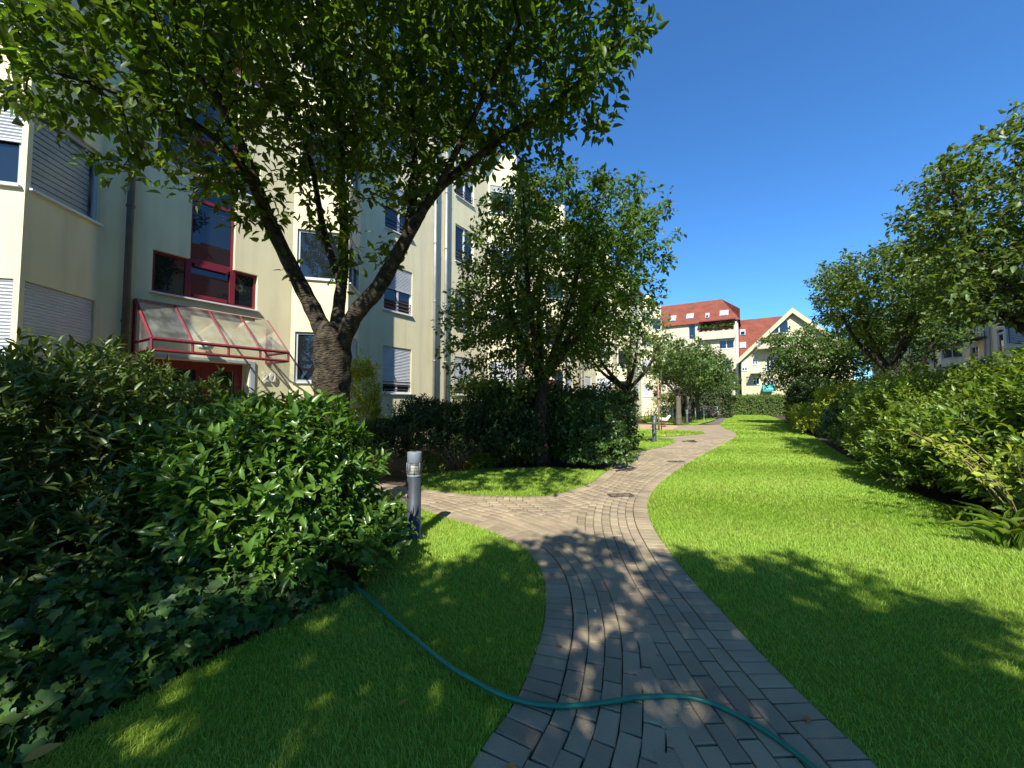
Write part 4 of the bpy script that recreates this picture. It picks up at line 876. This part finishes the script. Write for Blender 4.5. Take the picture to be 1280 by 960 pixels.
# low plants at the hedge foot with a few red flowers
for k, (px, py, lb) in enumerate(((655, 580, 'low plant with red flowers at the foot of the dark cherry'), (540, 592, 'low leafy plant at the edge of the shaded lawn strip'), (600, 588, 'low leafy plant in front of the broad evergreen shrub'))):
    q = G(px, py); r = shrub('bedding_plant', lb, 'plant', [(q[0], q[1], .15, .35, .3, .2)], 120, 5, .07, .035, M['right_leaf'], 95+k, tmpl='low', stems=2)
    if k == 0:
        for j in range(7):
            m = MB(); c = (q[0]+random.uniform(-.3,.3), q[1]+random.uniform(-.25,.1), random.uniform(.22,.36)); m.lathe([(.006,-.02), (.028,.004), (.03,.012), (.008,.006)], 7, c); m.build('flower', M['flower'], r, (q[0], q[1], -.03))
# ---------------------------------------------------------------- right border
def bank(name, label, x, y, rx, ry, h, n, L, W, mt, seed, group='broad-leaved shrubs in the right border', **kw):
    rng = np.random.default_rng(seed); lumps = [(x, y, h*.45, rx, ry, h*.55), (x-rx*.45, y-ry*.35, h*.24, rx*.62, ry*.6, h*.3), (x-rx*.4, y+ry*.45, h*.24, rx*.62, ry*.55, h*.3), (x+rx*.1, y-ry*.5, h*.25, rx*.6, ry*.5, h*.3)]
    for k in range(5): a = rng.random()*6.28; lumps.append((x+rx*.55*math.cos(a), y+ry*.55*math.sin(a), h*rng.uniform(.35, .72), rx*.55, ry*.55, h*.34))
    return shrub(name, label, 'shrub', lumps, n, kw.pop('per', 7), L, W, mt, seed, group=group, **kw)
bank('broad_leaved_shrub', 'large glossy broad-leaved shrub at the near end of the right border', 3.95, 7.75, 1.55, 1.5, 2.0, 3000, .15, .062, M['right_leaf'], 101, singles=300, fine='fine', tmpl='mid', tall=.25)
bank('broad_leaved_shrub', 'bushy shrub with small bright leaves leaning over the lawn edge', 2.8, 9.5, 1.0, 1.2, 1.45, 1900, .12, .06, M['right_leaf'], 102, tmpl='mid', tall=.15)
bank('broad_leaved_shrub', 'tall dark shrub under the spreading right tree', 4.6, 10.6, 1.7, 1.6, 2.4, 2200, .15, .065, M['right_leaf'], 103, tmpl='low', tall=.2)
bank('broad_leaved_shrub', 'dark shrub below the forked tree along the lawn edge', 3.1, 12.6, 1.2, 1.9, 1.95, 2000, .13, .055, M['right_leaf'], 104, tmpl='low')
bank('broad_leaved_shrub', 'yellow-topped shrub around the foot of the forked tree', 4.3, 15.6, 1.9, 2.0, 2.2, 1800, .15, .06, M['lime_leaf'], 105, tmpl='low')
bank('broad_leaved_shrub', 'dark shrub just before the golden low shrub', 3.0, 16.8, 1.05, 1.9, 1.8, 1500, .14, .06, M['hedge_leaf'], 106, tmpl='low')
bank('broad_leaved_shrub', 'lime green shrub behind the golden low shrub', 4.1, 21.2, 1.7, 2.0, 2.2, 1300, .17, .07, M['lime_leaf'], 107, tmpl='low')
bank('golden_shrub', 'low golden yellow shrub bulging over the far lawn edge', 2.7, 23.5, 1.1, 2.2, 1.35, 1100, .14, .06, M['lime_leaf'], 108, tmpl='low', group=None)
bank('broad_leaved_shrub', 'big dark shrub at the far end of the right border', 3.5, 28, 1.7, 3.2, 2.7, 2000, .2, .09, M['dark_shrub'], 109, tmpl='low')
bank('broad_leaved_shrub', 'dark tall shrub beside the clipped far hedge', 4.2, 36, 1.9, 3.6, 2.8, 1300, .24, .11, M['dark_shrub'], 110, tmpl='low')
bank('broad_leaved_shrub', 'tall shrub behind the near broad-leaved one', 5.9, 8.8, 1.6, 1.6, 2.4, 1500, .16, .065, M['right_leaf'], 111, tmpl='low')
bank('broad_leaved_shrub', 'deep green shrub against the shaded house on the right', 6.9, 13.5, 1.9, 2.4, 2.5, 1300, .17, .07, M['dark_shrub'], 112, tmpl='low')
bank('broad_leaved_shrub', 'deep green shrub filling behind the forked tree', 6.8, 19, 1.9, 2.8, 2.6, 1200, .18, .08, M['dark_shrub'], 113, tmpl='low')
bank('broad_leaved_shrub', 'near dense shrub over the corner of the right border', 4.7, 5.6, 1.5, 1.2, 1.6, 1500, .15, .06, M['right_leaf'], 114, tmpl='mid')
# spindly yellowing shrub and strap-leaved clump at the near corner
rng = np.random.default_rng(120); q = np.array((2.62, 6.75, -.03)); sr = empty('spindly_shrub', q); tag(sr, 'spindly yellowing shrub with bare lower stems beside the strap leaves', 'shrub')
P, D = [], []
for i in range(20):
    a = rng.random()*6.28; rr = rng.uniform(.5, 1.0); e = q+np.array((math.cos(a)*rr-.25, math.sin(a)*rr, rng.uniform(.75, 1.25))); c = catmull([q+np.r_[rng.normal(0, .06, 2), 0], q*.5+e*.5+np.array((0, 0, .2)), e], 5)
    mb = MB(); mb.tube(c, list(np.linspace(.009, .003, len(c))), n=5); mb.build('stem', M['wood'], sr, tuple(q))
    for s in np.linspace(.55, 1, 9):
        pp = c[int(s*(len(c)-1))]
        for j in range(3): P.append(pp+rng.normal(0, .05, 3)); D.append(rng.normal(0, .7, 3)+np.array((0, 0, -.1)))
P = np.array(P); D = unit(np.array(D)); sc = rng.uniform(.7, 1.1, len(P)); foliage('foliage', sr, tuple(q), 'mid', P, D, unit(np.array((-.2, -.3, 1))+rng.normal(0, .3, P.shape)), .09*sc, .052*sc, M['lime_leaf'])
def strap_clump(q, n, L, label, seed):
    rng = np.random.default_rng(seed); q = np.asarray(q, float); r = empty('daylily_clump', q); tag(r, label, 'plant', 'strap leaved clumps')
    a = rng.random(n)*6.28; D = np.c_[np.cos(a), np.sin(a), rng.uniform(.35, 1.6, n)]; P = np.tile(q, (n, 1))+np.c_[rng.normal(0, .07, (n, 2)), np.zeros(n)]; N = unit(np.c_[-np.cos(a), -np.sin(a), np.full(n, 1.)]); sc = rng.uniform(.6, 1.1, n)
    me_tv, me_tf = LEAF['strap']; key = 'strap'
    leaf_objects(r, 'strap', P, unit(D), N, L*sc, np.full(n, .013), M['right_leaf'], tuple(q))
strap_clump((2.22,6.15,-.02), 40, .5, 'strap-leaved clump arching over the lawn at the near border corner', 1); strap_clump((2.12,6.95,-.02), 18, .34, 'small strap-leaved clump under the spindly shrub', 2)
# far clipped hedge and others by the bicycles
x0, x1 = XE(913, 50), XE(1010, 50); hedge('clipped_hedge', 'clipped light green hedge closing the far end of the lawn', 'hedge', x0, x1, 50, 51.2, 2.15, 4200, .17, .1, M['cherry_light'], 131, per=3, lump=.05)
x0, x1 = XE(838, 40), XE(911, 40); hedge('clipped_hedge', 'dark clipped hedge behind the bicycles and far trees', 'hedge', x0, x1, 40.5, 41.7, 2.5, 3000, .17, .1, M['dark_shrub'], 132, per=3, lump=.06)
q = G(833, 523); shrub('lime_shrub', 'small lime green bush beside the bicycles on the far lawn', 'bush', [(q[0], q[1]+1, 1.5, 1.3, 1, .7), (q[0], q[1]+1, .6, .8, .7, .7)], 420, 6, .18, .09, M['lime_leaf'], 133, tmpl='low', stems=4)
q = G(815, 545); shrub('evergreen_shrub', 'dark low bush behind the ivy hedge end', 'bush', [(q[0]-2.4, q[1]+3.2, .6, 1.1, 1.2, .8)], 420, 5, .15, .07, M['dark_shrub'], 134, tmpl='low', stems=4)
for k, (x, y, z) in enumerate(LOGGIA):
    shrub('potted_plant', 'green potted plant on the parapet of the roof loggia', 'plant', [(x, y, z+.35, .45, .3, .4)], 60, 5, .2, .1, M['cherry_light'], 140+k, tmpl='low', stems=0, group='plants on the roof loggia')
x0, x1, y, z = GABLE_PLANTS
for k, x in enumerate(np.linspace(x0+.5, x1-.5, 4)): shrub('potted_plant', 'leafy balcony plant on the gabled block', 'plant', [(x, y, z+.45, .6, .3, .4)], 80, 5, .2, .1, M['cherry_light'], 150+k, tmpl='low', stems=0, group='plants on the gable balcony')
# ================================================================ SMALL THINGS
def bollard(px, py, label, hgt=.95, rr=.082):
    q = G(px, py); r = empty('bollard_light', q); tag(r, label, 'lamp', 'bollard lights along the path'); z = .0
    m = MB(); m.lathe([(rr+.02,-.05), (rr+.02,.012), (rr,.016), (rr,.70*hgt), (rr*.97,.705*hgt)], 28); m.build('post', M['lamp_grey'], r)
    m = MB(); m.lathe([(rr*.9,.705*hgt), (rr*1.02,.715*hgt), (rr*1.03,.74*hgt)], 28); m.build('collar', M['lamp_cap'], r)
    m = MB(); m.lathe([(rr*.6,.74*hgt), (rr*.62,.88*hgt)], 16); m.build('reflector', M['white'], r)
    m = MB(); nr = 4
    prof = []
    for k in range(nr): z0 = .742*hgt+k*.033*hgt; prof += [(rr*.98, z0), (rr*1.06, z0+.008*hgt), (rr*1.06, z0+.024*hgt), (rr*.98, z0+.032*hgt)]
    m.lathe(prof, 24); m.build('lens', M['lens'], r)
    m = MB()
    for k in range(8):
        a = k*math.pi/4; m.tube([(rr*1.055*math.cos(a), rr*1.055*math.sin(a), .74*hgt), (rr*1.055*math.cos(a), rr*1.055*math.sin(a), .876*hgt)], .005, n=5)
    o = m.build('guard', M['lamp_cap'], r); o['kind'] = 'stuff'
    m = MB(); m.lathe([(rr*1.0,.875*hgt), (rr*1.03,.88*hgt), (rr*1.03,.992*hgt), (rr*.98,hgt), (.012,hgt+.001)], 28); cp = m.build('cap', M['lamp_cap'], r)
    m = MB(); m.lathe([(.014,hgt), (.014,hgt+.008), (.004,hgt+.011)], 8, (.0, .0, 0)); m.build('screw', M['iron'], cp)
M['lens'] = glass_clear('lamp_lens', (.86,.83,.74))
bollard(517, 672, 'grey bollard light with ribbed clear lens standing in the near left lawn', .94, .076)
bollard(818, 553, 'grey bollard light on the grass wedge past the ivy hedge', .98, .076)
bollard(859, 530.5, 'grey bollard light on the far lawn between the tree trunks', .95, .076)
# garden hose
hp = [(438,730),(458,747),(500,785),(555,831),(590,853),(630,872),(700,881),(760,876),(800,870),(850,869),(885,876),(920,891),(955,911),(990,936),(1022,962),(1060,1000),(1100,1060)]
pts = catmull([G(*p, .018) for p in hp], 8)
zz = np.where(in_poly(main_poly, pts[:, 0], pts[:, 1]), .0125, .034); k = np.hanning(13)[1:-1]; k /= k.sum(); pts[:, 2] = np.convolve(np.pad(zz, 5, 'edge'), k, 'valid')
m = MB(); m.tube(pts, .0125, n=12); tag(m.build('garden_hose', M['hose']), 'green garden hose snaking from the laurel across lawn and path', 'hose')
# drain covers
for px, py, rot, lb in ((776, 619, .1, 'small rusty drain cover set in the path where it forks'), (845, 577, .15, 'small rusty drain cover set in the path beyond the fork')):
    q = G(px, py); r = empty('drain_cover', (q[0], q[1], 0), R_(YAW)+rot); tag(r, lb, 'drain', 'drain covers in the path')
    m = MB(); a, b = .20, .105
    m.box(-a, a, -b, -b+.02, -.02, .004); m.box(-a, a, b-.02, b, -.02, .004); m.box(-a, -a+.02, -b+.02, b-.02, -.02, .004); m.box(a-.02, a, -b+.02, b-.02, -.02, .004); m.build('frame', M['iron'], r)
    for k in range(9):
        x = -a+.04+k*(2*a-.08)/8; m = MB(); m.box(x-.011, x+.011, -b+.02, b-.02, -.02, .002); m.build('bar', M['iron'], r)
    m = MB(); m.box(-a+.02, a-.02, -b+.02, b-.02, -.03, -.0075); m.build('pan', M['black'], r)
# fallen leaves
me = None
FL = [(743,762,'pale curled leaf lying in the middle of the shaded path',.035,'petal'), (857,725,'pale pebble-like leaf at the edge of the path by the right lawn',.04,'petal'), (634,957,'yellow leaf lying on the path where the near lawn ends',.055,'dry_leaf'),
      (556,757,'brown leaf lying on the shaded left lawn',.05,'dry_leaf'), (497,884,'curled brown leaf in the grass below the hose',.055,'dry_leaf'), (373,762,'orange dry leaf caught in the ivy edge below the laurel',.08,'dry_leaf'), (380,768,'orange dry leaf on the soil beside the ivy edge',.07,'dry_leaf'),
      (443,753,'small orange leaf on the lawn near the hose end',.05,'dry_leaf'), (28,955,'large yellow leaf on the ground under the ivy',.09,'dry_leaf'), (61,898,'yellowed leaf lying among the dark ivy',.07,'dry_leaf'), (615,697,'orange leaf on the sunlit left lawn',.045,'dry_leaf'),
      (549,694,'brown leaf on the lawn near the bollard light',.045,'dry_leaf'), (703,810,'brown leaf on the path beside the dappled light',.04,'dry_leaf'), (1010,904,'pair of twisted brown leaves on the paving near the hose',.05,'dry_leaf'), (652,765,'small pale leaf at the left edge of the path',.03,'dry_leaf')]
M['petal'] = mat('pale_leaf', (.62,.56,.44), .7, .2)
for k, (px, py, lb, L, mt) in enumerate(FL):
    rg = random.Random(k); on = in_poly(main_poly, *[np.array([v]) for v in G(px, py)[:2]])[0]; q = G(px, py, .008 if on else .046); L *= 1.2
    tv, tf = LEAF['fine']; v = tv*np.array((L, L*.55, L)); v[:, 2] += .35*L*(tv[:, 0]-.5)**2; a = rg.random()*6.28
    o = link('fallen_leaf', np_mesh('fallen_leaf', v, tf, True), M[mt], None, tuple(q)); o.rotation_euler = (rg.uniform(-.25, .25), rg.uniform(-.2, .2), a); tag(o, lb, 'leaf', 'fallen leaves')
# bicycles
def bicycle(x, y, rz, col, label, group):
    r = empty('bicycle', (x, y, 0), rz); tag(r, label, 'bicycle', group); cm = mat('bicycle_paint', col, .35, .5)
    for wx in (-.52, .52):
        m = MB(); ring = [(wx+.33*math.cos(t), 0, .34+.33*math.sin(t)) for t in np.linspace(0, 2*math.pi, 25)]; m.tube(ring, .018, n=6, caps=False); w = m.build('wheel', M['black'], r)
        m = MB()
        for t in np.linspace(0, math.pi, 7)[:-1]: m.tube([(wx-.32*math.cos(t), 0, .34-.32*math.sin(t)), (wx+.32*math.cos(t), 0, .34+.32*math.sin(t))], .003, n=3)
        o = m.build('spokes', M['white'], w); o['kind'] = 'stuff'
    m = MB(); bb = (-.08, 0, .30); st = (-.20, 0, .80); hd = (.36, 0, .78); hb = (.39, 0, .62)
    for a, b in ((bb, st), (st, hd), (bb, hb), (hd, hb), (bb, (-.52, 0, .34)), (st, (-.52, 0, .34)), (hb, (.52, 0, .34))): m.tube([a, b], .02, n=6)
    m.build('frame', cm, r)
    m = MB(); m.tube([hd, (.34, 0, .98)], .014, n=5); m.tube([(.24, -.29, 1.02), (.36, -.12, 1.0), (.36, .12, 1.0), (.24, .29, 1.02)], .014, n=5); m.build('handlebar', M['white'], r)
    m = MB(); m.tube([st, (-.22, 0, .92)], .014, n=5); m.add([(-.38,-.08,.93), (-.38,.08,.93), (-.08,.02,.95), (-.08,-.02,.95), (-.38,-.08,.97), (-.38,.08,.97), (-.08,.02,.97), (-.08,-.02,.97)], [(0,1,2,3), (4,7,6,5), (0,4,5,1), (1,5,6,2), (2,6,7,3), (3,7,4,0)]); m.build('saddle', M['saddle'], r)
    return r
cols = [((.05,.05,.06),'black'), ((.55,.56,.58),'silver'), ((.06,.12,.3),'blue'), ((.35,.05,.05),'red'), ((.6,.6,.55),'white'), ((.08,.2,.1),'green'), ((.3,.32,.34),'grey')]
random.seed(9)
for k, px in enumerate((872, 878, 883, 888, 893, 897)):
    q = G(px, 523.5-.3*k); c = cols[k]; bicycle(q[0], q[1], 1.0+random.uniform(-.2, .2), c[0], c[1]+' bicycle in the rack between the far trees and the asphalt path', 'bicycles at the far rack')
for k, px in enumerate((812, 817, 822, 828, 833, 838, 842)):
    q = G(px, 525-.3*k); c = cols[(k+3) % 7]; bicycle(q[0], q[1], 1.1+random.uniform(-.25, .25), c[0], c[1]+' bicycle parked behind the sand pit by the facade', 'bicycles by the facade')
q = G(925, 517.6); bicycle(q[0], q[1], .15, (.65,.66,.62), 'pale bicycle parked alone before the clipped light green hedge', None)
q = G(906, 518); bicycle(q[0], q[1], 1.2, (.5,.48,.45), 'beige bicycle standing by the low dark tree at the asphalt end', None)
for k, (px, lb) in enumerate(((869.5, 'white rack post beside the round far tree'), (880, 'white rack post in the middle of the parked bicycles'), (841, 'white rack post near the leaning far trunk'))):
    q = G(px, 525); r = empty('rack_post', (q[0], q[1], 0)); tag(r, lb, 'post', 'bicycle rack posts')
    m = MB(); m.lathe([(.05,-.05), (.05,.95), (.03,.98)], 10); m.build('post', M['white'], r); m = MB(); m.lathe([(.11,-.05), (.11,.02), (.06,.03)], 10); m.build('foot', M['steel_pipe'], r)
# tree stake by the sand pit
q = G(823.5, 538); r = empty('tree_stake', (q[0], q[1], 0)); tag(r, 'pale wooden stake with young stem beside the sand pit', 'stake'); m = MB(); m.tube([(0,0,-.1), (.02,0,1.4), (.0,.02,2.7)], [.045,.045,.04], n=8); m.build('stake', M['wood'], r)
m = MB(); m.tube([(.14,0,-.05), (.12,0,1.5), (.16,.02,3.1)], [.028,.022,.012], n=6); m.build('young_stem', M['bark_grey'], r); m = MB(); m.lathe([(.05,1.6), (.055,1.62), (.055,1.66), (.05,1.68)], 8, (.01,0,0)); m.build('tie', M['black'], r)
# spring rider on the sand
q = G(830, 534); r = empty('spring_rider', (q[0], q[1], 0)); tag(r, 'small white seat on a red spring in the sand pit', 'play equipment'); m = MB(); m.tube([(.09*math.cos(t), .09*math.sin(t), .02+t*.012) for t in np.linspace(0, 31, 90)], .014, n=5); m.build('spring', M['red'], r)
m = MB(); m.tube([(-.35,0,.55), (-.1,0,.45), (.15,0,.45), (.35,0,.7)], [.05,.11,.11,.05], n=8); m.build('seat', M['white'], r)
# teal awning on the gabled block
xa, xb, zt = XG(953), XG(968), ZG(960, 481); r = empty('awning', (xa, YG, zt)); tag(r, 'teal awning pulled out low on the gabled block', 'awning')
m = MB(); m.add([(xa,YG-.03,zt), (xb,YG-.03,zt), (xb,YG-1.6,zt-.55), (xa,YG-1.6,zt-.55), (xa,YG-1.6,zt-.85), (xb,YG-1.6,zt-.85)], [(0,1,2,3), (3,2,5,4)]); m.build('canvas', M['teal'], r, (xa, YG, zt)); m = MB(); m.tube([(xa,YG-1.6,zt-.57), (xb,YG-1.6,zt-.57)], .04); m.build('front_rail', M['white'], r, (xa, YG, zt))
